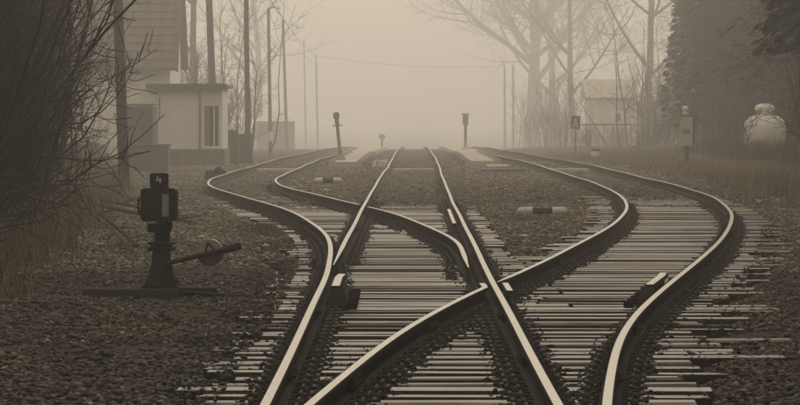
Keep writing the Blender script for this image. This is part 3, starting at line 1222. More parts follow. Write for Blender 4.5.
# dark shed and low bin to its left, cabinets to its right
Ys = 127.0
m = MB()
sx0, sx1, szt = X(127, Ys), X(153, Ys), Z(105.5, Ys)
shed = empty('dark_shed', ((sx0 + sx1) / 2, Ys, 0), 'dark boarded lean-to against the left end of the white hut', 'shed')
n = 7
for k in range(n):
    a = sx0 + (sx1 - sx0) * k / n
    m = MB()
    m.box(a + .004, a + (sx1 - sx0) / n - .004, Ys, Ys + .04, -.1, szt - .02 * random.random())
    m.build('board', M['dark_board'], shed)
m = MB()
m.box(sx0 + .01, sx1 - .01, Ys + .042, Ys + 2.5, -.1, szt - .05)
m.build('side_wall', M['dark_board'], shed)
m = MB()
m.box(sx0 - .05, sx1 + .05, Ys - .06, Ys + 2.6, szt + .002, szt + .05)
m.build('roof', M['dark_board'], shed)
Ys = 118.0
bx0, bx1, bzt = X(130, Ys), X(168.5, Ys), Z(145.5, Ys)
zg = float(gz((bx0 + bx1) / 2, Ys))
binn = empty('low_bin', ((bx0 + bx1) / 2, Ys, zg), 'low grey boarded box in front of the white hut', 'storage box')
for k in range(4):
    m = MB()
    a = zg - .05 + (bzt - zg + .05) * k / 4
    m.box(bx0, bx1, Ys, Ys + .04, a + .005, a + (bzt - zg + .05) / 4 - .005)
    m.build('board', M['grey_board'], binn)
m = MB()
m.box(bx0 + .01, bx1 - .01, Ys + .042, Ys + 1.1, zg - .05, bzt - .01)
m.build('body', M['grey_board'], binn)
m = MB()
m.box(bx0 - .03, bx1 + .03, Ys - .04, Ys + 1.15, bzt + .002, bzt + .04, bev=.008)
m.build('lid', M['grey_board'], binn)
for px0, px1, py, lab in ((224.5, 237.5, 131, 'dark cabinet touching the right end of the white hut'), (238.6, 252, 135, 'lower dark cabinet at the foot of the tall pole')):
    Yc = 139.0
    a, b, zt_ = X(px0, Yc), X(px1, Yc), Z(py, Yc)
    zg = float(gz((a + b) / 2, Yc)) - .03
    cab = empty('cabinet', ((a + b) / 2, Yc, zg), lab, 'cabinet', 'dark cabinets beside the hut')
    m = MB()
    m.box(a, b, Yc, Yc + .5, zg, zt_, bev=.01)
    m.build('body', M['dark_board'], cab)
    for k in range(3):
        m = MB()
        s = (b - a) / 3
        m.box(a + s * k + .01, a + s * k + s - .01, Yc - .022, Yc - .002, zg + .08, zt_ - .06)
        m.build('board', M['dark_board'], cab)
    m = MB()
    m.box(a - .02, b + .02, Yc - .04, Yc + .54, zt_ + .002, zt_ + .04, bev=.008)
    m.build('lid', M['grey_board'], cab)

# ------------------------------------------------------------------ house with the tiled roof
YB = 150.0
ax0, ax1 = -15.5, X(170, YB)
ez = Z(55, YB)
house = empty('tiled_house', ((ax0 + ax1) / 2, YB, 0), 'white house with steep tiled roof behind the bare bushes', 'house')
m = MB()
dpt = 7.0
rise = 4.6
vs = [(ax0, YB, -.1), (ax1, YB, -.1), (ax1, YB + dpt, -.1), (ax0, YB + dpt, -.1), (ax0, YB, ez), (ax1, YB, ez), (ax1, YB + dpt, ez), (ax0, YB + dpt, ez),
      (ax0, YB + dpt / 2, ez + rise - .25), (ax1, YB + dpt / 2, ez + rise - .25)]
m.add(vs, [(0, 1, 5, 4), (1, 2, 6, 9, 5), (2, 3, 7, 6), (3, 0, 4, 8, 7)])
m.build('wall', M['plaster'], house)
m = MB()
ox0, ox1 = ax0 - .3, X(177.5, YB)
oe = .45
sl = rise / (dpt / 2)
ridge = Vector((0, YB + dpt / 2, ez + rise))
m.add([(ox0, YB - oe, ez - oe * sl + .1), (ox1, YB - oe, ez - oe * sl + .1), (ox1, ridge.y, ridge.z), (ox0, ridge.y, ridge.z),
       (ox0, YB + dpt + oe, ez - oe * sl + .1), (ox1, YB + dpt + oe, ez - oe * sl + .1)], [(0, 1, 2, 3), (3, 2, 5, 4)])
roof = m.build('roof', M['roof'], house)
ncourse = 17
sl_len = math.hypot(dpt / 2 + oe, (dpt / 2 + oe) * sl)
ang = math.atan(sl)
for k in range(ncourse):
    m = MB()
    s0 = sl_len * k / ncourse
    n = int((ox1 - ox0) / .25)
    for j in range(n):
        a = ox0 + (ox1 - ox0) * j / n
        dz = random.uniform(-.004, .008)
        Mx = Matrix.Translation((a, YB - oe + s0 * math.cos(ang), ez - oe * sl + .1 + s0 * math.sin(ang))) @ Matrix.Rotation(ang - .16, 4, 'X')
        m.box(.004, (ox1 - ox0) / n - .004, -.06, sl_len / ncourse, .02 + dz, .10 + dz, M=Mx)
    tag(m.build('tile_course', M['roof'], roof), kind='stuff')
m = MB()
for (ya, za, yb_, zb_) in ((YB - oe - .05, ez - oe * sl + .02, ridge.y, ridge.z - .04),):
    Lr = math.hypot(yb_ - ya, zb_ - za)
    Mx = Matrix.Translation((ox1, ya, za)) @ Matrix.Rotation(ang, 4, 'X')
    m.box(-.02, .05, 0, Lr, -.12, .12, M=Mx)
m.build('barge_board', M['dark_board'], roof)
m = MB()
m.tube([(ox0, YB - oe - .07, ez - oe * sl + .08), (ox1, YB - oe - .07, ez - oe * sl + .06)], .07, 8)
m.build('gutter', M['dark_board'], roof)

# ------------------------------------------------------------------ small far shed, left
Yf = 300.0
zg = float(dip(Yf)) - .03
fx0, fx1 = X(257, Yf), X(294, Yf)
fs_ = empty('pale_shed', ((fx0 + fx1) / 2, Yf, zg), 'faint small shed with pale hipped roof behind the lamp post', 'shed')
ze = Z(121, Yf)
m = MB()
m.box(fx0, fx1, Yf, Yf + 2.5, zg - .1, ze)
m.build('wall', M['grey_board'], fs_)
m = MB()
o_ = .3
vs = [(fx0 - o_, Yf - o_, ze - .02), (fx1 + o_, Yf - o_, ze - .02), (fx1 + o_, Yf + 2.5 + o_, ze - .02), (fx0 - o_, Yf + 2.5 + o_, ze - .02),
      ((fx0 + fx1) / 2 - .35, Yf + 1.25, Z(111.5, Yf)), ((fx0 + fx1) / 2 + .35, Yf + 1.25, Z(111.5, Yf))]
m.add(vs, [(0, 1, 5, 4), (1, 2, 5), (2, 3, 4, 5), (3, 0, 4), (3, 2, 1, 0)])
m.build('roof', M['white'], fs_)
m = MB()
m.box(fx0 + .9, fx0 + 1.6, Yf - .03, Yf - .002, zg, ze - .25)
m.build('door', M['grey_board'], fs_)

# ------------------------------------------------------------------ right side things
# black board with a white letter-like mark
Yq = 172.0
xq = X(575.5, Yq)
zg = float(gz(xq, Yq))
sg = empty('track_sign', (xq, Yq, zg), 'small dark square sign with a white pointed mark on a thin post', 'sign')
m = MB()
m.tube([(xq, Yq + .05, zg - .1), (xq, Yq + .05, Z(117, Yq))], .025, 8)
m.build('post', M['iron'], sg)
m = MB()
m.box(X(571, Yq), X(580, Yq), Yq - .02, Yq + .02, Z(129, Yq), Z(116, Yq), bev=.006)
bd = m.build('board', M['black'], sg)
m = MB()
u = lambda px, py: (X(px, Yq), Z(py, Yq))
stroke(m, u(573.4, 127.2), u(575.3, 118.4), .05, Yq - .025)
stroke(m, u(577.6, 127.2), u(575.7, 118.4), .05, Yq - .0262)
stroke(m, u(574.2, 124.6), u(576.8, 124.6), .045, Yq - .0274)
m.build('mark', M['white'], bd)
# white dwarf marker
Yq = 150.0
xq = X(595.5, Yq)
zg = float(gz(xq, Yq))
dw = empty('white_marker', (xq, Yq, zg), 'short white round-bottomed marker with dark cap beside the right track', 'track marker')
m = MB()
m.lathe((xq, Yq, zg), [(.06, 0), (.07, .06), (.15, .13), (.17, .22), (.165, .33)], 14)
m.build('body', M['white'], dw)
m = MB()
m.lathe((xq, Yq, zg), [(.172, .335), (.172, .42), (.11, .46)], 14)
m.build('cap', M['grey_board'], dw)
# tall white box on a post with a small globe
Yq = 124.0
xa, xb_ = X(680, Yq), X(692.5, Yq)
xq = (xa + xb_) / 2
zg = float(gz(xq, Yq))
bx = empty('white_cabinet', (xq, Yq, zg), 'tall narrow whitish board cabinet on a post at the right wood edge', 'cabinet')
m = MB()
m.box(xa, xb_, Yq, Yq + .03, Z(145.5, Yq), Z(117, Yq), bev=.006)
fr = m.build('front_board', M['concrete'], bx)
m = MB()
for k in range(3):
    m.box(xa + .09 + .075 * k, xa + .14 + .075 * k, Yq - .004, Yq - .001, Z(134, Yq), Z(129, Yq))
m.build('faded_lettering', M['plinth'], fr)
m = MB()
m.box(xa + .03, xb_ + .08, Yq + .032, Yq + .4, Z(145, Yq), Z(115, Yq), bev=.01)
m.build('case', M['dark_board'], bx)
m = MB()
m.box(xq - .03, xq + .09, Yq + .12, Yq + .24, zg - .1, Z(145.3, Yq))
m.build('post', M['dark_board'], bx)
m = MB()
m.lathe((xq - .03, Yq + .12, Z(115, Yq)), [(.08, 0), (.10, .05), (.05, .09), (.085, .13), (.10, .19), (.075, .26), (.02, .28)], 12)
m.build('globe', M['white'], bx, True)
# white tank
Yq = 138.0
xq = X(766.5, Yq)
zg = float(gz(xq, Yq))
tk = empty('white_tank', (xq, Yq, zg), 'rounded white tank with a domed neck behind bare twigs at the right', 'tank')
hw = 21.5 / 4000 * Yq
m = MB()
zz = lambda py: Z(py, Yq)
m.lathe((xq, Yq + hw, 0), [(.25 * hw, zz(149)), (.75 * hw, zz(147.5)), (.96 * hw, zz(143)), (hw, zz(134)), (.99 * hw, zz(127)), (.9 * hw, zz(121)), (.72 * hw, zz(117)), (.45 * hw, zz(115))], 28)
m.build('vessel', M['white'], tk, True)
m = MB()
m.lathe((xq, Yq + hw, 0), [(.36 * hw, zz(116)), (.37 * hw, zz(111)), (.47 * hw, zz(110)), (.47 * hw, zz(107)), (.36 * hw, zz(105)), (.15 * hw, zz(103.6))], 20)
m.build('dome', M['white'], tk)
for sx_ in (-1, 1):
    for sy_ in (-1, 1):
        m = MB()
        a, b = xq + sx_ * .45 * hw, Yq + hw + sy_ * .45 * hw
        m.box(a - .05, a + .05, b - .05, b + .05, float(gz(a, b)) - .1, zz(147.2))
        m.build('leg', M['iron'], tk)
# far white house with fence
Yq = 245.0
hx0, hx1 = X(589, Yq), X(634, Yq)
zg = float(gz(hx0, Yq)) - .6
fh = empty('far_white_house', ((hx0 + hx1) / 2, Yq, zg), 'faint white house with one dark window among the right trees', 'house')
ze = Z(97, Yq)
m = MB()
m.box(hx0, hx1, Yq, Yq + 6, zg - .5, ze)
m.build('wall', M['plaster'], fh)
m = MB()
vs = [(hx0 - .3, Yq - .4, ze - .05), (hx1 + .3, Yq - .4, ze - .05), (hx1 + .3, Yq + 6.4, ze - .05), (hx0 - .3, Yq + 6.4, ze - .05), (hx0 - .3, Yq + 3, ze + 1.1), (hx1 + .3, Yq + 3, ze + 1.1)]
m.add(vs, [(0, 1, 5, 4), (2, 3, 4, 5), (1, 2, 5), (3, 0, 4), (3, 2, 1, 0)])
m.build('roof', M['concrete'], fh)  # pale tone paints in the haze that would swallow the roof
m = MB()
m.box(X(615, Yq), X(621, Yq), Yq - .03, Yq - .004, Z(122, Yq), Z(113, Yq))
wn = m.build('window', M['white'], fh)
m = MB()
m.box(X(615.6, Yq), X(620.4, Yq), Yq - .04, Yq - .032, Z(121.4, Yq), Z(113.6, Yq))
m.build('pane', M['glass'], wn)
m = MB()
m.box(X(591, Yq), X(594, Yq), Yq - .35, Yq - .2, zg, Z(99, Yq))
m.build('pillar', M['white'], fh)
Yq = 236.0
fe = empty('rail_fence', (X(575, Yq), Yq, -.5), 'faint rail fence in front of the far white house', 'fence')
for k in range(8):
    px = 577 + k * 9
    m = MB()
    zg = float(gz(X(px, Yq), Yq)) - .1
    m.box(X(px, Yq) - .025, X(px, Yq) + .025, Yq - .05, Yq + .05, zg, Z(123.5, Yq))
    m.build('post', M['grey_board'], fe)
for py in (124.5,):
    m = MB()
    m.box(X(575, Yq), X(643, Yq), Yq - .09, Yq - .055, Z(py + 1.2, Yq), Z(py - .6, Yq))
    m.build('rail', M['grey_board'], fe)

# ------------------------------------------------------------------ bare trees and brush
def segs_to_mesh(name, segs, material, n=3):
    """segs: (m, 8) array p0, p1, r0, r1"""
    s = np.asarray(segs, dtype=float)
    p0, p1, r0, r1 = s[:, 0:3], s[:, 3:6], s[:, 6], s[:, 7]
    d = p1 - p0
    d /= np.linalg.norm(d, axis=1, keepdims=True) + 1e-9
    ref = np.where(np.abs(d[:, 2:3]) > .9, np.array([[1., 0, 0]]), np.array([[0, 0, 1.]]))
    u = np.cross(d, ref)
    u /= np.linalg.norm(u, axis=1, keepdims=True) + 1e-9
    v = np.cross(u, d)
    rings = []
    for P_, r_ in ((p0, r0), (p1, r1)):
        for k in range(n):
            t = 2 * math.pi * k / n
            rings.append(P_ + (u * math.cos(t) + v * math.sin(t)) * r_[:, None])
    vs = np.stack(rings, 1).reshape(-1, 3)
    q = np.array([(k, (k + 1) % n, n + (k + 1) % n, n + k) for k in range(n)])
    fs = (q[None] + (np.arange(len(s)) * 2 * n)[:, None, None]).reshape(-1, 4)
    return vs, fs


def grow(r, p, d, length, rad, depth, out, up=.12, wob=.22, kids=(5, 7), nseg=4, spread=.75, minr=.003, lvl=0, gap0=.25, klen=(.38, .62)):
    p = np.array(p, dtype=float)
    d = np.array(d, dtype=float)
    d /= np.linalg.norm(d)
    pts = [(p.copy(), rad)]
    for i in range(nseg):
        d = d + r.normal(0, wob, 3) * .5 + np.array([0, 0, up])
        d /= np.linalg.norm(d)
        q = p + d * length / nseg
        r1 = max(minr, rad * (1 - .75 * (i + 1) / nseg))
        out.append((lvl, (*p, *q, max(minr, rad * (1 - .75 * i / nseg)), r1)))
        p = q
        pts.append((p.copy(), r1))
    if depth <= 0:
        return
    for k in range(r.integers(kids[0], kids[1] + 1)):
        t = gap0 + (1 - gap0) * r.random()
        i = min(int(t * nseg), nseg - 1)
        f = t * nseg - i
        a = pts[i][0] * (1 - f) + pts[i + 1][0] * f
        rr = pts[i][1] * (1 - f) + pts[i + 1][1] * f
        axis_ = pts[i + 1][0] - pts[i][0]
        axis_ /= np.linalg.norm(axis_)
        s = r.normal(0, 1, 3)
        s -= axis_ * s.dot(axis_)
        s /= np.linalg.norm(s)
        nd = axis_ * (1 - spread * .6) + s * spread
        grow(r, a, nd, length * r.uniform(*klen) * (1.15 - .5 * t), max(minr, rr * .55), depth - 1, out, up, wob * 1.15, kids, max(3, nseg - 1), spread, minr, lvl + 1, klen=klen)


def shrub_segs(seed, h, stems=7, lean=(0, 0), depth=2, kids=(6, 9), rad=.022, minr=.004, spread_out=.5):
    r = np.random.default_rng(seed)
    out = []
    for k in range(stems):
        a = r.uniform(0, 2 * math.pi)
        o_ = r.uniform(0, .25)
        d = np.array([math.cos(a) * r.uniform(.1, spread_out) + lean[0], math.sin(a) * r.uniform(.1, spread_out) + lean[1], 1.0])
        grow(r, (o_ * math.cos(a), o_ * math.sin(a), -.05), d, h * r.uniform(.6, 1.1), rad * r.uniform(.6, 1.2), depth, out, up=.09, wob=.26, kids=kids, nseg=6, minr=minr, gap0=.12, klen=(.24, .46))
    return np.array([s for _, s in out])


def tree_thing(name, x, y, h, rad, seed, label, group, lean=(0, 0), kids=(5, 7), depth=3, gap0=.25, minr=.006, up=.08, spread=.8):
    r = np.random.default_rng(seed)
    z0 = float(gz(x, y)) - .1
    o = empty(name, (x, y, z0), label, 'tree', group)
    out = []
    grow(r, (x, y, z0), (lean[0], lean[1], 1), h, rad, depth, out, up=up, wob=.07, kids=kids, nseg=9, minr=minr, gap0=gap0, spread=spread)
    def chain(name_, sl, n_):
        m_ = MB()
        m_.tube([sl[0][0:3]] + [q[3:6] for q in sl], [sl[0][6]] + [q[7] for q in sl], n_)
        m_.build(name_, M['bark'], o, True)
    chain('trunk', [q for l, q in out if l == 0], 12)
    cur = []
    for l, q in out:
        if l != 1:
            continue
        if cur and cur[-1][3:6] != q[0:3]:
            chain('limb', cur, 6)
            cur = []
        cur.append(q)
    if cur:
        chain('limb', cur, 6)
    v, f = segs_to_mesh('t', np.array([q for l, q in out if l > 1]), None, 3)
    tag(link('crown', np_mesh('crown', v, f, M['twig']), o), kind='stuff')
    return o


def shrub_thing(x, y, h, seed, label, group, **kw):
    z0 = float(gz(x, y))
    s = shrub_segs(seed, h, **kw)
    s[:, [0, 3]] += x
    s[:, [1, 4]] += y
    s[:, [2, 5]] += z0
    o = empty('bare_shrub', (x, y, z0), label, 'shrub', group)
    thick = s[:, 6] > kw.get('minr', .004) * 1.6
    v, f = segs_to_mesh('t', s[thick], None, 5)
    tag(link('stems', np_mesh('stems', v, f, M['bark'], True), o), kind='stuff')
    v, f = segs_to_mesh('t', s[~thick], None, 3)
    tag(link('twigs', np_mesh('twigs', v, f, M['twig']), o), kind='stuff')
    return o


shrub_thing(-5.1, 37.5, 3.8, 11, 'near bare bush whose dark branches reach in from the left edge', 'bare shrubs', lean=(.10, .0), stems=7, depth=2, kids=(7, 9), rad=.013, minr=.0022)
shrub_thing(-5.9, 48.0, 4.6, 12, 'tall bare bush with a forked stem left of the thick pole', 'bare shrubs', lean=(-.02, 0), stems=7, depth=2, kids=(7, 9), rad=.02, minr=.003)
shrub_thing(-8.1, 86, 5.0, 13, 'bare bush with twigs crossing the tiled roof behind the thick pole', 'bare shrubs', lean=(.05, 0), stems=7, depth=2, kids=(7, 9), rad=.03, minr=.0045)
shrub_thing(X(778, 118), 118, 4.0, 14, 'bare upright shrub whose twigs cross in front of the white tank', 'bare shrubs', lean=(.1, 0), stems=4, depth=2, kids=(5, 7), rad=.024, minr=.005)
shrub_thing(X(735, 124), 124, 2.8, 15, 'low bare shrub between the white board cabinet and the tank', 'bare shrubs', stems=6, depth=2, kids=(5, 7), rad=.02, minr=.007)
shrub_thing(X(822, 100), 100, 4.6, 16, 'dark bare bush at the right edge', 'bare shrubs', lean=(-.12, 0), stems=8, depth=2, kids=(6, 9), rad=.03, minr=.006)

# individual trees that can be told apart
tree_thing('bare_tree', X(531, 420), 420, 26, .75, 21, 'big bare tree with a straight trunk right of the twin poles', 'bare trees', kids=(12, 14), gap0=.18, minr=.012)
tree_thing('bare_tree', X(556, 440), 440, 25, .5, 22, 'slimmer bare tree right behind the big straight one', 'bare trees', kids=(9, 10), gap0=.2, minr=.012)
tree_thing('bare_tree', X(572, 330), 330, 21, .3, 23, 'bare tree above the dark square sign', 'bare trees', kids=(9, 10), gap0=.2, minr=.011)
tree_thing('bare_tree', X(646, 300), 300, 20, .34, 24, 'bare tree hiding the right end of the far white house', 'bare trees', kids=(9, 11), gap0=.12, minr=.010)
tree_thing('bare_tree', X(722, 230), 230, 19, .3, 25, 'bare tree rising behind the gap between board cabinet and tank', 'bare trees', kids=(9, 11), gap0=.12, minr=.009)
tree_thing('bare_tree', X(196, 205), 205, 17, .22, 26, 'bare tree behind the white hut left of its pole', 'bare trees', kids=(9, 11), gap0=.12, minr=.010)
tree_thing('bare_tree', X(258, 400), 400, 24, .4, 27, 'faint bare tree behind the slim lamp post', 'bare trees', kids=(9, 11), gap0=.15, minr=.012)

# the woods on both sides: countless bare stems that read as one mass
def scatter_stuff(name, meshes, spots, label, cat):
    """ONE stuff object: points carrying instances of the given meshes; spots: (x, y, z, turn, scale, which)"""
    sp_ = np.array(spots, dtype=float)
    me = bpy.data.meshes.new(name)
    me.from_pydata([tuple(p) for p in sp_[:, :3]], [], [])
    for nm, ty, c in (('turn', 'FLOAT', 3), ('size', 'FLOAT', 4), ('which', 'INT', 5)):
        at_ = me.attributes.new(nm, ty, 'POINT')
        at_.data.foreach_set('value', sp_[:, c].astype(np.int32 if ty == 'INT' else np.float32))
    o = link(name, me)
    ng = bpy.data.node_groups.new(name, 'GeometryNodeTree')
    ng.interface.new_socket('Geometry', in_out='INPUT', socket_type='NodeSocketGeometry')
    ng.interface.new_socket('Geometry', in_out='OUTPUT', socket_type='NodeSocketGeometry')
    N, L = ng.nodes, ng.links
    gi, go = N.new('NodeGroupInput'), N.new('NodeGroupOutput')
    iop = N.new('GeometryNodeInstanceOnPoints')
    join = N.new('GeometryNodeJoinGeometry')
    for m_ in reversed(meshes):          # the last one joined comes first in the pick order
        po = bpy.data.objects.new(name + '_form', m_)
        oi = N.new('GeometryNodeObjectInfo')
        oi.inputs['Object'].default_value = po
        oi.inputs['As Instance'].default_value = True
        L.new(oi.outputs['Geometry'], join.inputs['Geometry'])
    def attr(nm, ty):
        n_ = N.new('GeometryNodeInputNamedAttribute')
        n_.data_type = ty
        n_.inputs['Name'].default_value = nm
        return n_.outputs['Attribute']
    cx_ = N.new('ShaderNodeCombineXYZ')
    L.new(attr('turn', 'FLOAT'), cx_.inputs['Z'])
    er = N.new('FunctionNodeEulerToRotation')
    L.new(cx_.outputs[0], er.inputs[0])
    L.new(gi.outputs[0], iop.inputs['Points'])
    L.new(join.outputs[0], iop.inputs['Instance'])
    iop.inputs['Pick Instance'].default_value = True
    L.new(attr('which', 'INT'), iop.inputs['Instance Index'])
    L.new(er.outputs[0], iop.inputs['Rotation'])
    L.new(attr('size', 'FLOAT'), iop.inputs['Scale'])
    L.new(iop.outputs[0], go.inputs[0])
    md = o.modifiers.new('scatter', 'NODES')
    md.node_group = ng
    return tag(o, label, cat, kind='stuff')


def brush_forms(cap):
    out = []
    for k in range(7):
        q = shrub_segs(100 + k, 1.0, stems=7, depth=2, kids=(5, 8), rad=.008, minr=.0010, spread_out=.3)
        q[:, 6:8] = np.minimum(q[:, 6:8], cap)
        v, f = segs_to_mesh('t', q, None, 3)
        out.append(np_mesh('brush_form', v, f, M['twig']))
    return out


BRUSH_NEAR, BRUSH_FAR = brush_forms(.0026), brush_forms(.006)


def thicket(name, spots, label, forms):
    return scatter_stuff(name, forms, [(x, y, float(gz(x, y)) - .05, rng.uniform(0, 6.28), h, rng.integers(0, len(forms))) for x, y, h in spots], label, 'thicket')


sp = []
for k in range(110):
    y = rng.uniform(36, 88)
    h = rng.uniform(1.6, 5.5)
    x = wood_edge(y) - .2 - .26 * h - abs(rng.normal(0, 1.7))
    sp.append((x, y, h))
for k in range(90):
    y = rng.uniform(36, 66)
    sp.append((min(X(rng.uniform(-60, 55), y), wood_edge(y) - 1.2), y, rng.uniform(3, 5.5)))
thicket('thicket', sp, 'dense dark tangle of bare brush along the left edge', BRUSH_NEAR)
sp = []
for k in range(60):
    y = rng.uniform(88, 240)
    x = min(wood_edge(y) - 1.5 - abs(rng.normal(0, 4)), X(140, y)) if y < 160 else X(rng.uniform(-20, 240), y)
    if not (-16.5 < x < -5.5 and 115 < y < 160):
        sp.append((x, y, rng.uniform(4, 8)))
thicket('thicket', sp, 'misty bare brush behind the houses at the left', BRUSH_FAR)
sp = []
for k in range(150):
    y = rng.uniform(105, 320)
    x = at(rail_ro, y) + 4.5 + abs(rng.normal(0, 7))
    px = VX + x / y * 4000
    if px < 700 and y < 185 or 715 < px < 825 and y < 150 or 665 < px < 708 and y < 132 or 560 < px < 612 and y < 200 or 572 < px < 640:
        continue
    sp.append((x, y, rng.uniform(2.5, 7)))
for k in range(26):
    y = rng.uniform(205, 232)
    sp.append((X(rng.uniform(578, 660), y), y, rng.uniform(.9, 1.7)))
thicket('thicket', sp, 'bare brush and saplings along the right bank', BRUSH_FAR)


# tall dense wood, dark needle sprays; out-of-view trees added to shade the near haze
def conifer_form(seed, base, h=16.0, n=32000, ncore=7000):
    r = np.random.default_rng(seed)
    nb = 300
    bt = base + (1 - base) * r.random(nb) ** .8
    ba = r.uniform(0, 2 * np.pi, nb)
    bl = h * .20 * (1.05 - bt) * r.uniform(.6, 1.15, nb) + .2
    bi = r.integers(0, nb, n)
    q = r.random(n) ** .6
    rr = bl[bi] * q
    a = ba[bi] + r.normal(0, .12, n)
    c = np.stack([rr * np.cos(a), rr * np.sin(a), bt[bi] * h - .3 * rr * q + r.normal(0, .10, n)], -1)
    sz = r.uniform(.014, .036, (n, 1))
    d1 = (np.stack([np.cos(a), np.sin(a), r.uniform(-.6, .1, n)], -1) + r.normal(0, .8, (n, 3))) * sz * 2.6
    d2 = r.normal(0, .5, (n, 3)) * sz * .26
    fine = np.stack([c - d1, c + d2, c + d1, c - d2], 1)
    t = base + .03 + (.95 - base) * r.random(ncore) ** .85
    rr = h * .135 * (1.02 - t) * np.sqrt(r.random(ncore)) + .05
    a = r.uniform(0, 2 * np.pi, ncore)
    c = np.stack([rr * np.cos(a), rr * np.sin(a), t * h], -1)
    sz = r.uniform(.05, .11, (ncore, 1))
    d1 = np.stack([np.cos(a), np.sin(a), r.uniform(-.9, -.1, ncore)], -1) * sz * 1.6
    d2 = r.normal(0, .6, (ncore, 3)) * sz
    core = np.stack([c - d1, c + d2, c + d1, c - d2], 1)
    v = np.concatenate([fine, core]).reshape(-1, 3)
    f = np.arange(len(v)).reshape(-1, 4)
    tv, tf = segs_to_mesh('t', np.array([(0, 0, -.3, .1, 0, h * .5, .17, .1), (.1, 0, h * .5, 0, 0, h, .1, .02)]), None, 7)
    me = np_mesh('conifer_form', np.concatenate([v, tv]), np.concatenate([f, tf + len(v)]), [M['needle'], M['bark']])
    mi = np.zeros(len(f) + len(tf), dtype=np.int32)
    mi[len(f):] = 1
    me.polygons.foreach_set('material_index', mi)
    return me


CONIFERS = [conifer_form(301, .16), conifer_form(302, .16), conifer_form(303, .03), conifer_form(304, .03)]


def wood(name, spots, label, near=()):
    out = []
    for (x, y, h) in list(spots) + list(near):
        low = (x, y, h) in near and y > 110
        out.append((x, y, float(gz(x, y)), rng.uniform(0, 6.28), h / 16.0, rng.integers(2, 4) if low else rng.integers(0, 2)))
    return scatter_stuff(name, CONIFERS, out, label, 'wood')


sp = []
for k in range(150):  # unseen trees beside and behind the camera, added to dim the near haze
    y = rng.uniform(-40, 62)
    x = wood_edge(max(y, 0)) - 2.6 - rng.random() ** 1.2 * 26
    h = rng.uniform(15, 24)
    if x < -.1045 * y - 5.4 and x < -7.5:
        sp.append((x, y, rng.uniform(15, 24)))
for k in range(30):
    y = rng.uniform(92, 146)
    sp.append((-.1035 * y * rng.uniform(.93, 1.9) - 2.0, y, rng.uniform(9, 15)))
wood('conifer_wood', sp, 'dark wood filling the left side behind the bare brush, plus unseen trees added for shade',
     near=[(-10.6, 75, 16), (-11.4, 82, 18), (-12.4, 90, 17), (-9.9, 64, 15), (-12.8, 70, 18), (-13.4, 97, 16), (-9.2, 56, 15)])
sp = []
for k in range(430):  # out-of-view ones placed to cast shade over the near track haze
    y = rng.uniform(-40, 165)
    x = at(rail_ro, max(y, 60)) + 5.0 + rng.random() ** 1.2 * 36
    px = VX + x / y * 4000 if y > 1 else 9999
    if y > 92 and x < 17.5 and y < 150 or px < 700 or y <= 92 and x < max(.0965 * y + 5.4, 7.5):
        continue
    sp.append((x, y, rng.uniform(19, 28) if y < 92 else rng.uniform(15, 21) if y < 118 else rng.uniform(9, 14)))
wood('conifer_wood', sp, 'dark misty wood filling the right side behind the tank, plus unseen trees added for shade',
     near=[(9.6, 92, 16), (10.6, 99, 18), (11.9, 94, 17), (8.6, 81, 15), (10.9, 86, 17),  # conifers added to darken the upper right corner
           (12.2, 156, 17), (14.6, 152, 18), (16.6, 158, 17), (13.4, 166, 18), (15.6, 170, 18), (12.9, 176, 17), (18.0, 168, 18), (13.6, 184, 18)])

# ------------------------------------------------------------------ dry grass and brambles
def blades(name, x, y, hlo, hhi, m, wid, label, cat):
    n = len(x)
    z = gz(x, y) - .01
    h = rng.uniform(hlo, hhi, n)
    a = rng.uniform(0, 2 * np.pi, n)
    l = rng.uniform(.1, .7, n) * h
    w_ = wid * rng.uniform(.6, 1.4, n)
    b = rng.uniform(0, 2 * np.pi, n)
    p = np.stack([x, y, z], -1)
    s = np.stack([np.cos(b), np.sin(b), np.zeros(n)], -1) * w_[:, None]
    mid = p + np.stack([np.cos(a) * l * .35, np.sin(a) * l * .35, h * .6], -1)
    tip = p + np.stack([np.cos(a) * l, np.sin(a) * l, h * rng.uniform(.7, 1.0, n)], -1)
    v = np.stack([p - s, p + s, mid + s * .7, mid - s * .7, tip + s * .1, tip - s * .1], 1).reshape(-1, 3)
    f = (np.array([(0, 1, 2, 3), (3, 2, 4, 5)])[None] + (np.arange(n) * 6)[:, None, None]).reshape(-1, 4)
    o = link(name, np_mesh(name, v, f, m))
    return tag(o, label, cat, kind='stuff')


n = 36000
y = np.sqrt(rng.uniform(32 ** 2, 100 ** 2, n))
x = wood_edge(y) + .1 - np.abs(rng.normal(0, .9, n)) + rng.normal(0, .28, n)
x += .25 * np.sin(y * .9)
blades('dry_grass', x, y, .10, .70, M['grass'], .006, 'pale dry grass along the left wood edge', 'grass')
n = 34000
y = np.sqrt(rng.uniform(62 ** 2, 150 ** 2, n))
x = at(rail_ro, y) + 1.7 + np.abs(rng.normal(0, 2.2, n)) + .4 * np.sin(y * .5)
k = vnoise(x * .7, y * .15) > -.25
blades('dry_grass', x[k], y[k], .05, .26, M['grass'], .010, 'dry grass on the bank right of the right track', 'grass')
n = 16000
y = np.sqrt(rng.uniform(72 ** 2, 128 ** 2, n))
u_ = rng.random(n)
x = at(rail_mr, y) + .6 + u_ * (at(rail_ri, y) - at(rail_mr, y) - 1.2)
x = np.where(rng.random(n) < .3, at(rail_li, y) + .5 + u_ * np.clip(at(rail_ml, y) - at(rail_li, y) - 1.0, .05, 9), x)
k = vnoise(x * .9 + 7, y * .12) > .02
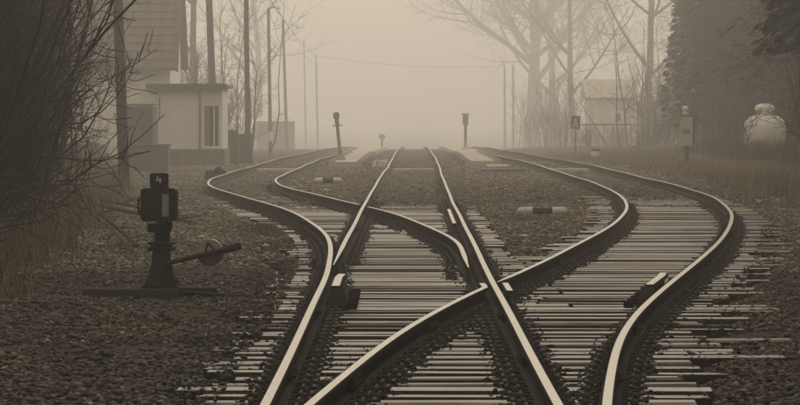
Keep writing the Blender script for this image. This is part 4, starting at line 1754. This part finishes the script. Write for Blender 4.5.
blades('dry_grass', x[k], y[k], .02, .09, M['grass'], .010, 'short pale grass patches between the tracks', 'grass')
n = 14000
y = np.sqrt(rng.uniform(40 ** 2, 150 ** 2, n))
cl = rng.integers(0, 2, n)
x = np.where(cl == 0, wood_edge(y) - .8 - np.abs(rng.normal(0, 1.2, n)), at(rail_ro, y) + 5.0 + np.abs(rng.normal(0, 3, n)))
blades('bramble', x, y, .2, .9, M['leaf'], .012, 'brown brambles and dead weeds under the brush', 'undergrowth')

# fallen branches by the lantern
for pts, lab in (([(95, 204), (130, 212), (168, 219), (192, 222)], 'longest fallen branch reaching from the brush towards the lantern'),
                 ([(100, 199), (130, 205), (160, 214)], 'upper fallen branch at the brush edge left of the lantern'),
                 ([(98, 212), (118, 228), (137, 246)], 'fallen branch slanting down left of the lantern')):
    m = MB()
    pp = []
    for px, py in pts:
        Yg = 4000 * 1.52 / (py - VY)
        pp.append(P(px, py, Yg))
    m.tube(pp, [.035, .028, .02, .01][:len(pp)], 7)
    for k in range(5):
        i = k % (len(pp) - 1)
        a = pp[i].lerp(pp[i + 1], random.random())
        m.tube([a, a + Vector((random.uniform(.2, .5), random.uniform(-.3, .3), random.uniform(0, .15)))], [.01, .004], 5)
    tag(m.build('fallen_branch', M['bark']), lab, 'branch', 'fallen branches')

# ------------------------------------------------------------------ haze
hz = MB()
hz.box(-500, 500, -60, 2600, -6.0, 34.0)
hm = bpy.data.materials.new('haze')
hm.use_nodes = True
t = hm.node_tree
t.nodes.clear()
mo = t.nodes.new('ShaderNodeOutputMaterial')
pv = t.nodes.new('ShaderNodeVolumePrincipled')
pv.inputs['Color'].default_value = (0.97, 0.96, 0.94, 1)
pv.inputs['Density'].default_value = FOG_DENSITY
pv.inputs['Anisotropy'].default_value = FOG_G
pv.inputs['Density Attribute'].default_value = ''
t.links.new(pv.outputs['Volume'], mo.inputs['Volume'])
try:
    hm.cycles.homogeneous_volume = True
except Exception:
    pass
haze = hz.build('haze', hm)
tag(haze, kind='stuff')
